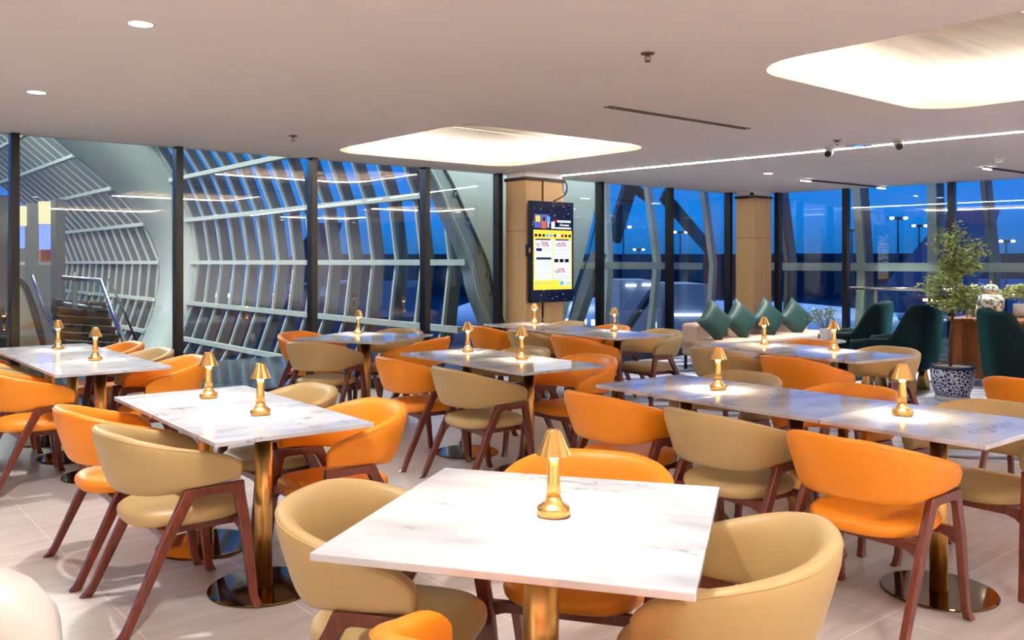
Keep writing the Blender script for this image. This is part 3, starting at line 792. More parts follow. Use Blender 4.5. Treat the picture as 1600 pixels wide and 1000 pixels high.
for i, u in enumerate((-3, -.5, 2.2, 7.9, 10.4, 12.6)):
    downlight(UT(u, -4.5, CEIL), 'added unseen fill downlight washing the rear wall', 330)  # unseen washers, added so the rear wall bounces light onto the ceiling
for t in (-2.5, 0.2, 2.8):
    downlight(UT(-3.9, t, CEIL), 'added unseen fill downlight washing the left side wall', 240)  # more unseen washers, added to lift the ceiling from the left

def lay(px0, py0, px1, py1, w, h, name, mat, label, cat, dz=0):
    a = cpt(px0, py0); b = cpt(px1, py1); mb = MB(); mb.beam(a-Vector((0, 0, h/2+dz)), b-Vector((0, 0, h/2+dz)), w, h)
    return tag(mb.build(name, M[mat]), label, cat)
a = cpt(850, 277); b = cpt(1600, 205); dd = (b-a).normalized()
mb = MB(); mb.beam(a-Vector((0, 0, .003)), b+dd*6-Vector((0, 0, .003)), .03, .008); tag(mb.build('line_light', M['strip']), 'long thin white line light running across the ceiling', 'light')
sl = thing('slot_diffuser', 'dark linear air slot in the ceiling right of the central cove', 'vent', (0, 0, 0))
a = cpt(948, 166); b = cpt(1168, 201); n_ = (b-a).cross(Vector((0, 0, 1))).normalized()
for k in (-1, 1):
    mb = MB(); mb.beam(a+n_*.022*k-Vector((0, 0, .002)), b+n_*.022*k-Vector((0, 0, .002)), .014, .008); mb.build('slot', M['slot'], sl)
def sprinkler(px, py, label, s=1):
    loc = cpt(px, py); t = thing('sprinkler', label, 'sprinkler', loc, 0, 'ceiling sprinklers')
    mb = MB(); mb.lathe([(.040*s, 0), (.038*s, -.006), (.02*s, -.010)], 24); mb.build('escutcheon', M['bronze'], t)
    mb = MB(); mb.lathe([(.010*s, -.008), (.010*s, -.02)], 12); mb.tube([(.012, 0, -.018), (.016, 0, -.03), (.003, 0, -.045)], .0025, 6); mb.tube([(-.012, 0, -.018), (-.016, 0, -.03), (-.003, 0, -.045)], .0025, 6); mb.build('yoke', M['bronze'], t)
    mb = MB(); mb.lathe([(.016*s, -.045), (.018*s, -.048), (.004, -.05)], 16); mb.build('deflector', M['bronze'], t)
sprinkler(1012, 83, 'bronze sprinkler head at top centre of the ceiling')
sprinkler(458, 212, 'bronze sprinkler head on the left ceiling above the windows')
sprinkler(1308, 219, 'bronze sprinkler head beside the two security cameras')
def seccam(px, py, yaw, label, wallmount=False):
    loc = cpt(px, py)
    t = thing('security_camera', label, 'camera', loc, yaw, 'security cameras')
    mb = MB(); mb.lathe([(.05, 0), (.05, -.02), (.035, -.03)], 24); mb.build('mount', M['whiteplastic'], t)
    mb = MB(); mb.tube([(.03, 0, -.05), (.0, 0, -.052), (-.055, 0, -.07), (-.075, 0, -.076)], [.03, .042, .042, .036], 20); mb.build('housing', M['whiteplastic'], t)
    mb = MB(); mb.tube([(-.074, 0, -.0757), (-.079, 0, -.077)], .031, 20); mb.build('lens', M['blacklens'], t)
    return t
seccam(1296, 230, math.radians(60), 'white security camera near the sprinkler, left of the pair on the line light')
seccam(1403, 218, math.radians(75), 'white security camera, right of the pair on the line light')
c2c = UT(12.03, 8.365)
t = seccam(1127, 303, math.radians(80), 'white security camera above the corner column')
t.location = (c2c.x-.12, c2c.y-.25, CEIL)
loc = cpt(1560, 247); t = thing('smoke_detector', 'round white smoke detector at the right of the ceiling', 'smoke detector', loc)
mb = MB(); mb.lathe([(.075, 0), (.075, -.02), (.05, -.03)], 32); mb.build('base', M['whiteplastic'], t)
mb = MB(); mb.lathe([(.045, -.028), (.05, -.05), (.035, -.06), (.01, -.062)], 24); mb.build('sensor_dome', M['whiteplastic'], t)
loc = cpt(1342, 227); t = thing('ceiling_speaker', 'flat round white ceiling disc with a blue light between the cameras', 'speaker', loc)
mb = MB(); mb.lathe([(.13, 0), (.13, -.006), (.12, -.009)], 40); mb.build('disc', M['whiteplastic'], t)
mb = MB(); mb.box((.0, .0, -.012), (.08, .02, .006)); mb.build('indicator', M['blueled'], t)
def track(px0, py0, px1, py1, label):
    a = cpt(px0, py0); b = cpt(px1, py1); d = (b-a)
    t = thing('track_light', label, 'light', (0, 0, 0), 0, 'thin ceiling track lights')
    mb = MB(); mb.beam(a-Vector((0, 0, .012)), b-Vector((0, 0, .012)), .02, .02); mb.build('track', M['black'], t)
    for f in (.0, .9):
        mb = MB(); mb.beam(a+d*f-Vector((0, 0, .026)), a+d*(f+.1)-Vector((0, 0, .026)), .02, .016); mb.build('lamp_module', M['trackled'], t)
        l = bpy.data.lights.new('track_beam', 'SPOT'); l.energy = 120; l.spot_size = math.radians(95); l.spot_blend = .6; l.shadow_soft_size = .03; l.color = (1, .96, .92)
        o = bpy.data.objects.new('track_beam', l); COL.objects.link(o); o.location = a+d*(f+.05)-Vector((0, 0, .05))
track(1252, 279, 1383, 292, 'thin black ceiling track with white ends above the right windows')
track(1537, 260, 1640, 274, 'thin black ceiling track at the right picture edge')

# ------------------------------------------------------------------ advertising screen
wn = Vector((WT[0], WT[1], 0))
us0, us1 = u_at(830.5, 8.28), u_at(897, 8.28)
uc = (us0+us1)/2; zt = z_at(315, uc, 8.28); zb = z_at(472, uc, 8.28)
tv = thing('display_screen', 'portrait advertising screen on the timber column showing a yellow discount poster', 'screen', UT(uc, 8.29, (zt+zb)/2), ANG)
W = us1-us0; Ht = zt-zb
mb = MB(); mb.box((0, .03, 0), (W, .06, Ht)); mb.build('housing', M['black'], tv, bevel=.004)
def starry():
    m, nt, b = newmat('night_sky_screen'); L = nt.links.new; N = nt.nodes.new
    tc = N('ShaderNodeTexCoord'); v = N('ShaderNodeTexVoronoi'); v.inputs['Scale'].default_value = 22
    L(tc.outputs['Object'], v.inputs['Vector']); r = N('ShaderNodeValToRGB')
    r.color_ramp.elements[0].position = .0; r.color_ramp.elements[0].color = (.9, .9, 1, 1); r.color_ramp.elements[1].position = .17; r.color_ramp.elements[1].color = lin((9, 12, 32))
    L(v.outputs['Distance'], r.inputs['Fac']); L(r.outputs['Color'], b.inputs['Emission Color']); b.inputs['Emission Strength'].default_value = .9
    b.inputs['Base Color'].default_value = (0, 0, 0, 1); b.inputs['Roughness'].default_value = .1
    return m
M['starry'] = starry()
E = lambda n, c, s=.56: emis('screen_'+n, c, s)
M['s_yellow'] = E('yellow', (248, 206, 70)); M['s_white'] = E('pale_blue', (214, 232, 252)); M['s_red'] = E('red', (176, 16, 40)); M['s_navy'] = E('navy', (34, 44, 84))
M['s_black'] = E('black', (20, 16, 18)); M['s_grey'] = E('grey', (150, 160, 180)); M['s_orange'] = E('orange', (214, 96, 40)); M['s_blue'] = E('blue', (90, 160, 230)); M['s_text'] = E('white', (240, 248, 255)); M['s_skin'] = E('skin', (206, 150, 130)); M['s_purple'] = E('purple', (88, 92, 160))
mb = MB(); mb.box((0, -.002, 0), (W-.014, .004, Ht-.014)); scr = mb.build('starry_picture', M['starry'], tv)
# coordinates on screen: x 0..1, y 0..1 from top
def sb(x0, x1, y0, y1, mat, name, lay_=1):
    mb = MB(); mb.box(((x0+x1)/2*W-W/2, -.004-.0008*lay_, Ht/2-(y0+y1)/2*Ht), ((x1-x0)*W, .0008, (y1-y0)*Ht)); return mb.build(name, M[mat], tv)
def stext(txt, x, y, size, mat, name='lettering', italic=False, lay_=4):
    cu = bpy.data.curves.new('t', 'FONT'); cu.body = txt; cu.size = size*Ht; cu.extrude = .0003; cu.shear = .3 if italic else 0
    cu.resolution_u = 3; cu.offset = .0016
    ob = bpy.data.objects.new('t', cu); COL.objects.link(ob)
    dg = bpy.context.evaluated_depsgraph_get(); me = bpy.data.meshes.new_from_object(ob.evaluated_get(dg))
    bpy.data.objects.remove(ob); me.materials.clear(); me.materials.append(M[mat])
    o = bpy.data.objects.new(name, me); COL.objects.link(o); o.parent = tv
    o.location = (x*W-W/2, -.004-.0008*lay_, Ht/2-y*Ht); o.rotation_euler = (math.pi/2, 0, 0); return o
sb(.05, .95, .285, .875, 's_yellow', 'poster_background')
sb(.08, .49, .375, .78, 's_white', 'poster_left_column', 2); sb(.52, .92, .375, .78, 's_white', 'poster_right_column', 2)
sb(.07, .40, .13, .265, 's_purple', 'banner_photo'); 
sb(.10, .20, .145, .205, 's_yellow', 'banner_emblem', 2)
for x0, x1, y0, y1, m_ in ((.24, .33, .19, .27, 's_orange'), (.27, .31, .16, .20, 's_black'), (.36, .43, .15, .22, 's_blue'), (.37, .41, .20, .26, 's_skin'), (.46, .54, .20, .27, 's_white'), (.50, .60, .18, .20, 's_red')):
    sb(x0, x1, y0, y1, m_, 'banner_figure', 3)
# short bright banner lines, unreadable at this size
for (y, x0, x1, h) in ((.195, .60, .92, .022), (.232, .66, .88, .014), (.262, .56, .93, .016)):
    k = x0; 
    while k < x1:
        w_ = random.uniform(.02, .05); sb(k, min(x1, k+w_), y-h/2, y+h/2, 's_text', 'banner_script', 3); k += w_+.012
cols = ['s_black', 's_black', 's_navy', 's_blue', 's_blue', 's_navy', 's_white', 's_red', 's_navy', 's_black']
for i, m_ in enumerate(cols): sb(.075+.088*i, .075+.088*i+.062, .325, .352, m_, 'product_icon', 2)
sb(.09, .44, .372, .386, 's_navy', 'heading_bar', 3); sb(.55, .88, .372, .386, 's_navy', 'heading_bar', 3)
stext('70%', .215, .447, .063, 's_red'); stext('50%', .625, .447, .063, 's_red'); stext('30%', .60, .707, .063, 's_red')
for x, y in ((.10, .42), (.55, .42), (.53, .685)):
    for k in range(2): sb(x+.02*k, x+.09, y+.018*k, y+.018*k+.007, 's_navy', 'caption_line', 3)
sb(.11, .24, .465, .495, 's_navy', 'product_icon', 3); sb(.11, .46, .555, .578, 's_navy', 'product_strip', 3)
for i in range(3): sb(.53+.125*i, .53+.125*i+.095, .57, .605, 's_black', 'product_icon', 3)
for y in (.475, .49): sb(.28, .47, y, y+.004, 's_grey', 'text_line', 3)
for y in (.47, .485, .515, .54): sb(.54, .90, y, y+.004, 's_grey', 'text_line', 3)
for y in (.60, .62, .64, .66, .68, .70, .72, .75): sb(.11, .47, y, y+.003, 's_grey', 'text_line', 3)
for y in (.735, .755, .765): sb(.53, .91, y, y+.004, 's_grey', 'text_line', 3)
sb(.66, .92, .79, .835, 's_white', 'brand_card', 2); sb(.67, .75, .793, .832, 's_blue', 'brand_emblem', 3)
stext('Coral', .77, .825, .034, 's_blue', 'brand_lettering', True)
for i in range(8): sb(.09+.045*i+(.02 if i > 3 else 0), .115+.045*i+(.02 if i > 3 else 0), .805, .815, 's_grey', 'caption_mark', 3)
# black wall bracket box left of the screen and cable above
ub = u_at(825.5, 8.33); o_ = UT(ub, 8.33, z_at(391, ub, 8.33))
kp = thing('control_box', 'small black wall control box at the left edge of the screen', 'control box', o_, ANG)
mb = MB(); mb.box((0, .0, 0), (.06, .05, .155)); mb.build('case', M['black'], kp, bevel=.006)
mb = MB(); mb.box((0.005, -.026, 0), (.035, .004, .06)); mb.build('label_plate', M['panel'], kp)
def bez(pts, n=6):
    out = []; pts = [Vector(p) for p in pts]
    for i in range(len(pts)-1):
        p0, p1, p2, p3 = pts[max(i-1, 0)], pts[i], pts[i+1], pts[min(i+2, len(pts)-1)]
        for k in range(n):
            q = k/n; out.append(.5*((2*p1)+(-p0+p2)*q+(2*p0-5*p1+4*p2-p3)*q*q+(-p0+3*p1-3*p2+p3)*q**3))
    return out+[pts[-1]]
mb = MB()
mb.tube(bez([PT(882, 281, 8.34), PT(886, 292, 8.31), PT(884, 303, 8.30), PT(876, 309, 8.30), PT(866, 314, 8.31), PT(865, 318, 8.36)]), .009, 8)
mb.tube(bez([PT(882, 281, 8.34), PT(879, 292, 8.31), PT(882, 303, 8.30), PT(885, 297, 8.31)]), .005, 8)
tag(mb.build('power_cable', M['black']), 'black cable looping from the column top down to the screen', 'cable')

# ------------------------------------------------------------------ beige bench, cushions
bn = thing('bench', 'long beige upholstered bench below the windows and corner column', 'bench', UT(9.36, 6.85), ANG)
mb = MB(); mb.box((1.35, .42, .31), (2.7, .82, .24)); mb.build('seat', M['bench'], bn, bevel=.05, seg=4)
mb = MB(); mb.box((1.35, .70, .43), (2.7, .28, .40)); mb.build('backrest', M['bench'], bn, bevel=.06, seg=5)
for x in (.05, 1.35, 2.6):
    for y in (.06, .79):
        mb = MB(); mb.box((x, y, .095), (.03, .03, .19)); mb.build('leg', M['black'], bn)
def cushion(px, py, label, S=.46, yaw=0, tilt=.30, t_=7.22):
    u = u_at(px, t_); c = UT(u, t_, z_at(py, u, t_))
    n = 14; mb = MB(); vs = []; fs = []
    for sd in (1, -1):
        b = len(vs)
        for i in range(n+1):
            for j in range(n+1):
                a, c_ = -1+2*i/n, -1+2*j/n
                pin = 1-.10*(1-abs(a)**2)*(abs(c_)**2) ; pin2 = 1-.10*(1-abs(c_)**2)*(abs(a)**2)
                th = .085*max(0, (1-a**4)*(1-c_**4))**.55
                vs.append((a*S/2*pin2, sd*th, c_*S/2*pin))
        for i in range(n):
            for j in range(n):
                q = (b+i*(n+1)+j, b+(i+1)*(n+1)+j, b+(i+1)*(n+1)+j+1, b+i*(n+1)+j+1); fs.append(q if sd < 0 else q[::-1])
    R = Matrix.Rotation(ANG+yaw, 3, 'Z') @ Matrix.Rotation(-tilt, 3, 'X') @ Matrix.Rotation(math.pi/4, 3, 'Y')
    vs = [R @ Vector(v) for v in vs]; mb.add(vs, fs, True)
    o = mb.build('cushion', M['greenleather'], loc=c); tag(o, label, 'cushion', 'dark green cushions standing on the bench')
    return o
cushion(1117, 502, 'dark green leather cushion on its corner, leftmost on the bench', yaw=-.15)
cushion(1157, 501, 'dark green leather cushion on its corner, second from the left on the bench', yaw=-.2)
cushion(1200, 498, 'dark green leather cushion on its corner, third from the left, in front of the column', yaw=-.3)
cushion(1243, 497, 'dark green leather cushion on its corner, rightmost before the window', yaw=-.4)

# side table with plant
st = thing('side_table', 'round white marble side table with white pot between bench and teal armchair', 'table', P(1284, 534, .5))
st.location.z = 0
mb = MB(); mb.lathe([(.27, .50), (.275, .505), (.275, .515), (.27, .52)], 40); mb.build('tabletop', M['marble'], st)
mb = MB(); mb.lathe([(.02, .02), (.02, .5)], 16); mb.lathe([(.16, 0), (.16, .02)], 32); mb.build('stem', M['brass'], st)
def leaves(mb, c, n, spread, size, flat=.6):
    for i in range(n):
        d = Vector((random.gauss(0, 1), random.gauss(0, 1), random.gauss(0, 1)))
        if d.length == 0: continue
        d = d.normalized()*random.random()**.5; p = Vector(c)+Vector((d.x*spread[0], d.y*spread[1], d.z*spread[2]))
        leaf(mb, p, size)
def leaf(mb, p, size):
    L = size*random.uniform(.7, 1.25); R = Matrix.Rotation(random.uniform(0, 6.28), 3, 'Z') @ Matrix.Rotation(random.uniform(-1, 1), 3, 'X') @ Matrix.Rotation(random.uniform(-.8, .8), 3, 'Y')
    pts = [(0, 0, 0), (L*.3, L*.2, .08*L), (L*.7, L*.18, .08*L), (L, 0, 0), (L*.7, -L*.18, .08*L), (L*.3, -L*.2, .08*L), (L*.5, 0, -.02*L)]
    vs = [R @ Vector(q)+Vector(p) for q in pts]; mb.add(vs, [(0, 5, 6), (0, 6, 1), (1, 6, 2), (2, 6, 3), (3, 6, 4), (4, 6, 5)], False)
pc = Vector(st.location)+Vector((.05, 0, .52))
pl = thing('potted_plant', 'small bushy green plant in a white pot on the side table', 'plant', pc)
mb = MB(); mb.lathe([(.045, 0), (.07, .02), (.075, .14), (.07, .145), (.065, .13)], 28); mb.build('pot', M['whiteplastic'], pl)
mb = MB(); st_pts = []
for i in range(14):
    a = random.uniform(0, 6.28); r = random.uniform(.06, .2); h = random.uniform(.22, .38)
    e = Vector((r*math.cos(a), r*math.sin(a), h)); st_pts.append(e); mb.tube([(0, 0, .1), (e.x*.4, e.y*.4, h*.6), e], .003, 5)
mb.build('stems', M['bark'], pl)
mb = MB()
for e in st_pts: leaves(mb, e, 26, (.06, .06, .06), .035)
leaves(mb, (0, 0, .25), 130, (.14, .14, .11), .035)
mb.build('foliage', M['leaf2'], pl, recalc=False)
# railing near right glass
rl = thing('guard_rail', 'steel guard rail before the right windows behind the teal armchairs', 'railing', (0, 0, 0))
def rp(px, py, off=-.45):
    s = s_at(px, off); p = R0+RN*off+RDIR*s; return Vector((p.x, p.y, H+(HZ-py)/F*p.y))
a = rp(1328, 450); b = rp(1490, 450); b.z = a.z
mb = MB(); mb.tube([a, b], .025, 10); mb.build('top_rail', M['chrome'], rl)
p1 = rp(1369, 450)
mb = MB(); mb.box((p1.x, p1.y, a.z/2), (.05, .03, a.z), RANG); mb.build('post', M['chrome'], rl)
mb = MB(); mb.box((b.x, b.y, a.z/2), (.05, .03, a.z), RANG); mb.build('post', M['chrome'], rl)
q = [(a+b)/2]; mb = MB(); mb.box((q[0].x, q[0].y, a.z/2+.02), ((b-a).length, .012, a.z-.12), RANG); mb.build('glass_panel', M['clearglass'], rl)

# ------------------------------------------------------------------ teal velvet armchairs
def wing_chair(loc, rz, label, s=1.0):
    t = thing('velvet_armchair', label, 'armchair', loc, rz, 'teal velvet armchairs')
    # faces +x ; back curved shell with sloping arms
    mb = MB(); R = []; n = 40
    for i in range(n+1):
        k = -1+2*i/n; a = abs(k)
        if a <= .55:
            g = k/.55*math.pi/2; x = -.34+.14*(1-sgnpow(math.cos(g), .5)); y = .36*sgnpow(math.sin(g), .5)
        else:
            f = (a-.55)/.45; x = -.20+.58*f; y = math.copysign(.36+.03*f, k)
        top = .96-.37*sstep(.5, .72, a)-.03*sstep(.8, 1, a); th = .05
        # slight scoop on top centre
        bot = .26
        if a <= .55: nx, ny = -math.cos(k/.55*math.pi/2), math.sin(k/.55*math.pi/2)
        else: nx, ny = -.1, math.copysign(1, k)
        ring = []
        for j in range(16):
            g = 2*math.pi*j/16; zz_ = (top+bot)/2+(top-bot)/2*sgnpow(math.sin(g), .35); f = (zz_-bot)/(top-bot)
            off = th*sgnpow(math.cos(g), .6)+.07*(f-.3)*(1-sstep(.5, .8, a))
            ring.append(((x+nx*off)*s, (y+ny*off)*s, zz_*s))
        R.append(ring)
    mb.rings(R, True, True); mb.build('backrest', M['velvet'], t)
    mb = MB(); mb.box((.05*s, 0, .36*s), (.64*s, .64*s, .16*s)); mb.build('seat', M['velvet'], t, bevel=.04, seg=3)
    for x, y in ((.24, .26), (.24, -.26), (-.2, .26), (-.2, -.26)):
        mb = MB(); mb.lathe([(.07*s, 0), (.035*s, .27*s)], 24, (x*s, y*s, 0)); mb.build('leg', M['brass'], t)
    return t
A1 = Vector((4.33, 9.95, 0)); 
wing_chair((4.36, 9.92, .0), math.radians(142), 'dark teal velvet armchair seen from behind, just left of the potted tree', 1.04)
wing_chair((4.35, 11.1, .0), math.radians(150), 'dark teal velvet armchair farther back, mostly hidden by the nearer one', 1.0)
wing_chair((5.13, 8.7, .0), math.radians(-18), 'dark teal velvet armchair at the right picture edge before the wooden desk', 1.02)

# desk
dk = thing('desk', 'walnut wooden desk behind the right teal armchair', 'desk', (5.78, 10.32, 0), math.radians(-45))
mb = MB(); mb.box((.45, .1, .775), (1.9, .98, .03)); mb.build('top', M['desk'], dk, bevel=.003)
mb = MB(); mb.box((-.40, .1, .38), (.12, .92, .76)); mb.build('side_panel', M['desk'], dk)
mb = MB(); mb.box((1.3, .1, .38), (.12, .92, .76)); mb.build('side_panel', M['desk'], dk)
mb = MB(); mb.box((.45, -.22, .42), (1.6, .03, .66)); mb.build('front_panel', M['desk'], dk)
# tree
tp = P(1488, 626, 0)
pt_ = thing('potted_tree', 'slender leafy indoor tree in a blue and white patterned porcelain pot', 'tree', tp)
mb = MB(); mb.lathe([(.14, .055), (.165, .07), (.195, .16), (.212, .28), (.214, .345)], 48); mb.build('pot', M['porcelain'], pt_)
mb = MB(); mb.lathe([(.214, .340), (.225, .350), (.226, .372), (.20, .374), (.195, .35)], 48); mb.build('pot_rim', M['potrim'], pt_)
mb = MB(); mb.lathe([(.15, 0), (.17, .01), (.172, .022), (.155, .026), (.17, .034), (.168, .05), (.14, .056)], 48); mb.build('saucer', M['potsaucer'], pt_)
mb = MB(); mb.lathe([(.0, .350), (.196, .352), (.196, .358), (.0, .362)], 32); mb.build('soil', M['soil'], pt_)
mb = MB(); trunk = [(-.02, 0, .35), (-.02, .01, .6), (0, .0, .85), (.02, .01, 1.1), (.05, .0, 1.3), (.04, 0, 1.55)]
mb.tube(trunk, [.018, .016, .015, .013, .010, .005], 10); mb.build('trunk', M['bark'], pt_)
tips = []
mbb = MB()
for i in range(46):
    z0 = random.uniform(.95, 1.5); a = random.uniform(0, 6.283); r = random.uniform(.12, .36)*(1.0 if z0 < 1.35 else .85)
    base = Vector((.02, 0, z0)); tip = base+Vector((r*math.cos(a), r*math.sin(a), random.uniform(-.12, .30)*(1 if z0 > 1.0 else .4)))
    midp = (base+tip)/2+Vector((0, 0, .03)); mbb.tube([base, midp, tip], [.005, .004, .002], 5); tips.append((midp, tip))
for (x, z) in ((.02, 1.82), (.08, 1.80), (.24, 1.66), (.33, 1.58), (-.08, 1.72)):
    base = Vector((.03, 0, 1.45)); tip = Vector((x, random.uniform(-.05, .05), z)); mbb.tube([base, (base+tip)/2+Vector((0, 0, .03)), tip], [.006, .004, .002], 5); tips.append(((base+tip)/2, tip))
mbb.build('branches', M['bark'], pt_)
mb = MB()
for m_, tip in tips:
    for k in range(64):
        f = random.uniform(0, 1.08); p = m_.lerp(tip, f); p = p+Vector((random.gauss(0, .032), random.gauss(0, .032), random.gauss(0, .032))); leaf(mb, p, .05)
mb.build('foliage', M['leaf'], pt_, recalc=False)
# jar on desk, small plant, desk lamp
def desk_pt(px, Y, z): return Vector(((px-800)/F*Y, Y, z))
jr = thing('ginger_jar', 'round painted porcelain ginger jar with gold band on the desk', 'jar', desk_pt(1548, 10.35, .79))
mb = MB(); mb.lathe([(.07, 0), (.10, .03), (.145, .16), (.148, .21), (.12, .27), (.075, .29), (.07, .295)], 40); mb.build('body', M['vase'], jr)
mb = MB(); mb.lathe([(.075, .290), (.080, .296), (.080, .316), (.075, .32)], 40); mb.build('gold_band', M['brass_lamp'], jr)
mb = MB(); mb.lathe([(.084, .320), (.086, .335), (.075, .375), (.045, .40), (.015, .408)], 40); mb.build('lid', M['vase'], jr)
mb = MB(); mb.lathe([(.012, .405), (.02, .42), (.014, .435), (.003, .45)], 20); mb.build('finial', M['brass_lamp'], jr)
sp = thing('potted_plant', 'low leafy green plant at the right picture edge behind the ginger jar', 'plant', desk_pt(1596, 10.55, .79)+Vector((.0, .0, 0)))
mb = MB(); mb.lathe([(.06, 0), (.09, .03), (.09, .16), (.085, .16)], 28); mb.build('pot', M['whiteplastic'], sp)
mb = MB(); leaves(mb, (0, 0, .30), 500, (.24, .14, .11), .05); leaves(mb, (-.24, 0, .26), 120, (.12, .1, .07), .045); mb.build('foliage', M['leaf'], sp, recalc=False)
# low foliage between jar and tree
sp2 = thing('potted_plant', 'low leafy plant between the ginger jar and the tree trunk', 'plant', desk_pt(1524, 10.75, .79))
mb = MB(); mb.lathe([(.05, 0), (.07, .02), (.07, .14), (.065, .14)], 28); mb.build('pot', M['whiteplastic'], sp2)
mb = MB(); leaves(mb, (0, 0, .30), 260, (.17, .12, .09), .045); mb.build('foliage', M['leaf'], sp2, recalc=False)
dl = thing('desk_lamp', 'brass desk lamp with long glowing pink horizontal tube behind the tree', 'lamp', desk_pt(1511, 10.25, .79))
mb = MB(); mb.lathe([(.06, 0), (.06, .012)], 24); mb.tube([(0, 0, 0), (0, 0, .21)], .012, 12); mb.build('stand', M['brass'], dl)
mb = MB(); mb.tube([(-.56, 0, .225), (.1, 0, .19)], .014, 12); mb.build('arm', M['brass_dark'], dl)
for x0, x1 in ((-.52, -.47), (-.43, -.26), (-.22, -.12), (-.08, .0)):
    mb = MB(); z = lambda x: .225-.035*(x+.56)/.66; mb.tube([(x0, -.012, z(x0)), (x1, -.012, z(x1))], .012, 12); mb.build('glow_tube', M['tube'], dl)

# white leather chair back in the corner of the picture
wc = thing('lounge_chair', 'white leather lounge chair back at the bottom left corner', 'chair', (-1.35, 1.86, 0), math.radians(90))
mb = MB(); R = []
for i in range(17):
    f = i/16; y = -.40+.8*f; e = math.sqrt(max(.02, 1-(2*f-1)**6)); ring = []
    for j in range(20):
        g = 2*math.pi*j/20; ring.append((.13*e*sgnpow(math.cos(g), .7), y, .50+.30*e*sgnpow(math.sin(g), .6)))
    R.append(ring)
mb.rings(R, True, True); o = mb.build('backrest', M['whiteleather'], wc)
mb = MB(); mb.box((-.36, 0, .30), (.66, .72, .24)); mb.build('seat', M['whiteleather'], wc, bevel=.05, seg=4)
for x, y in ((-.05, .3), (-.05, -.3), (-.6, .3), (-.6, -.3)):
    mb = MB(); mb.tube([(x, y, 0), (x, y, .2)], .018, 10); mb.build('leg', M['wood'], wc)

# ------------------------------------------------------------------ outside world
GZ = -6.0
mb = MB(); mb.box((0, 160, GZ-.1), (700, 330, .2)); tag(mb.build('apron_ground', M['asphalt']), 'dark blue airport apron stretching beyond the windows', 'ground')
def far_box(px0, px1, py0, Y, depth, name, mat, label, cat, z0=GZ):
    x0, x1 = (px0-800)/F*Y, (px1-800)/F*Y; z1 = H+(HZ-py0)/F*Y
    mb = MB(); mb.box(((x0+x1)/2, Y+depth/2, (z0+z1)/2), (x1-x0, depth, z1-z0)); return tag(mb.build(name, M[mat]), label, cat)
far_box(500, 1190, 397, 200, 20, 'terminal_building', 'darkbuilding', 'long low dark building on the horizon beyond the centre windows', 'building')
far_box(1215, 1900, 396, 190, 20, 'terminal_building', 'darkbuilding', 'long low dark building on the horizon beyond the right windows', 'building')
SB1 = far_box(968, 1022, 438, 26, 3, 'service_building', 'palebuilding', 'pale service building seen between the facade frames', 'building')
SB2 = far_box(1052, 1106, 444, 26, 3, 'service_building', 'palebuilding', 'pale flat building outside left of the corner column', 'building')
far_box(575, 655, 440, 120, 6, 'service_building', 'palebuilding', 'pale low building seen through the ribs left of the arch', 'building')
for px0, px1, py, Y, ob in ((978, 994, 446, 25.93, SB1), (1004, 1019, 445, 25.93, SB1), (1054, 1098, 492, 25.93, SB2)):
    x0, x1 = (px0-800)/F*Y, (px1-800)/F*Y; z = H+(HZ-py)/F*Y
    mb = MB(); mb.box(((x0+x1)/2, Y+.02, z), (x1-x0, .1, .07)); mb.build('glow_bar', M['coolglow'], ob)  # emissive bars set on the building fronts
MAST = [(974, 355, 80, 'left of the centre facade frames'), (998, 390, 110, 'small, low, beside the second facade frame'), (1063, 363, 85, 'left of the corner column'), (1331, 360, 75, 'right of the corner column'), (1403, 341, 70, 'double, in the middle right window'), (1436, 353, 80, 'left of the potted tree'), (1572, 377, 80, 'above the ginger jar'), (745, 560/1.4, 120, 'tiny, behind the steel arch')]
for px, py, Y, lab in MAST[:7]:
    x = (px-800)/F*Y; z = H+(HZ-py)/F*Y
    t = thing('apron_mast', 'tall apron light mast, '+lab, 'light mast', (x, Y, GZ), 0, 'light masts on the apron')
    hh = z-GZ
    mb = MB(); mb.tube([(0, 0, 0), (0, 0, hh)], [.12, .07], 8); mb.build('pole', M['darkbuilding'], t)
    mb = MB(); mb.box((0, 0, hh), (1.6, .2, .2)); mb.build('crossarm', M['darkbuilding'], t)
    for k in (-.55, .55):
        mb = MB(); mb.lathe([(.06, -.1), (.17, -.03), (.17, .06), (.06, .1)], 12, (k, -.15, hh)); mb.build('lamp_head', M['mastlamp'], t)
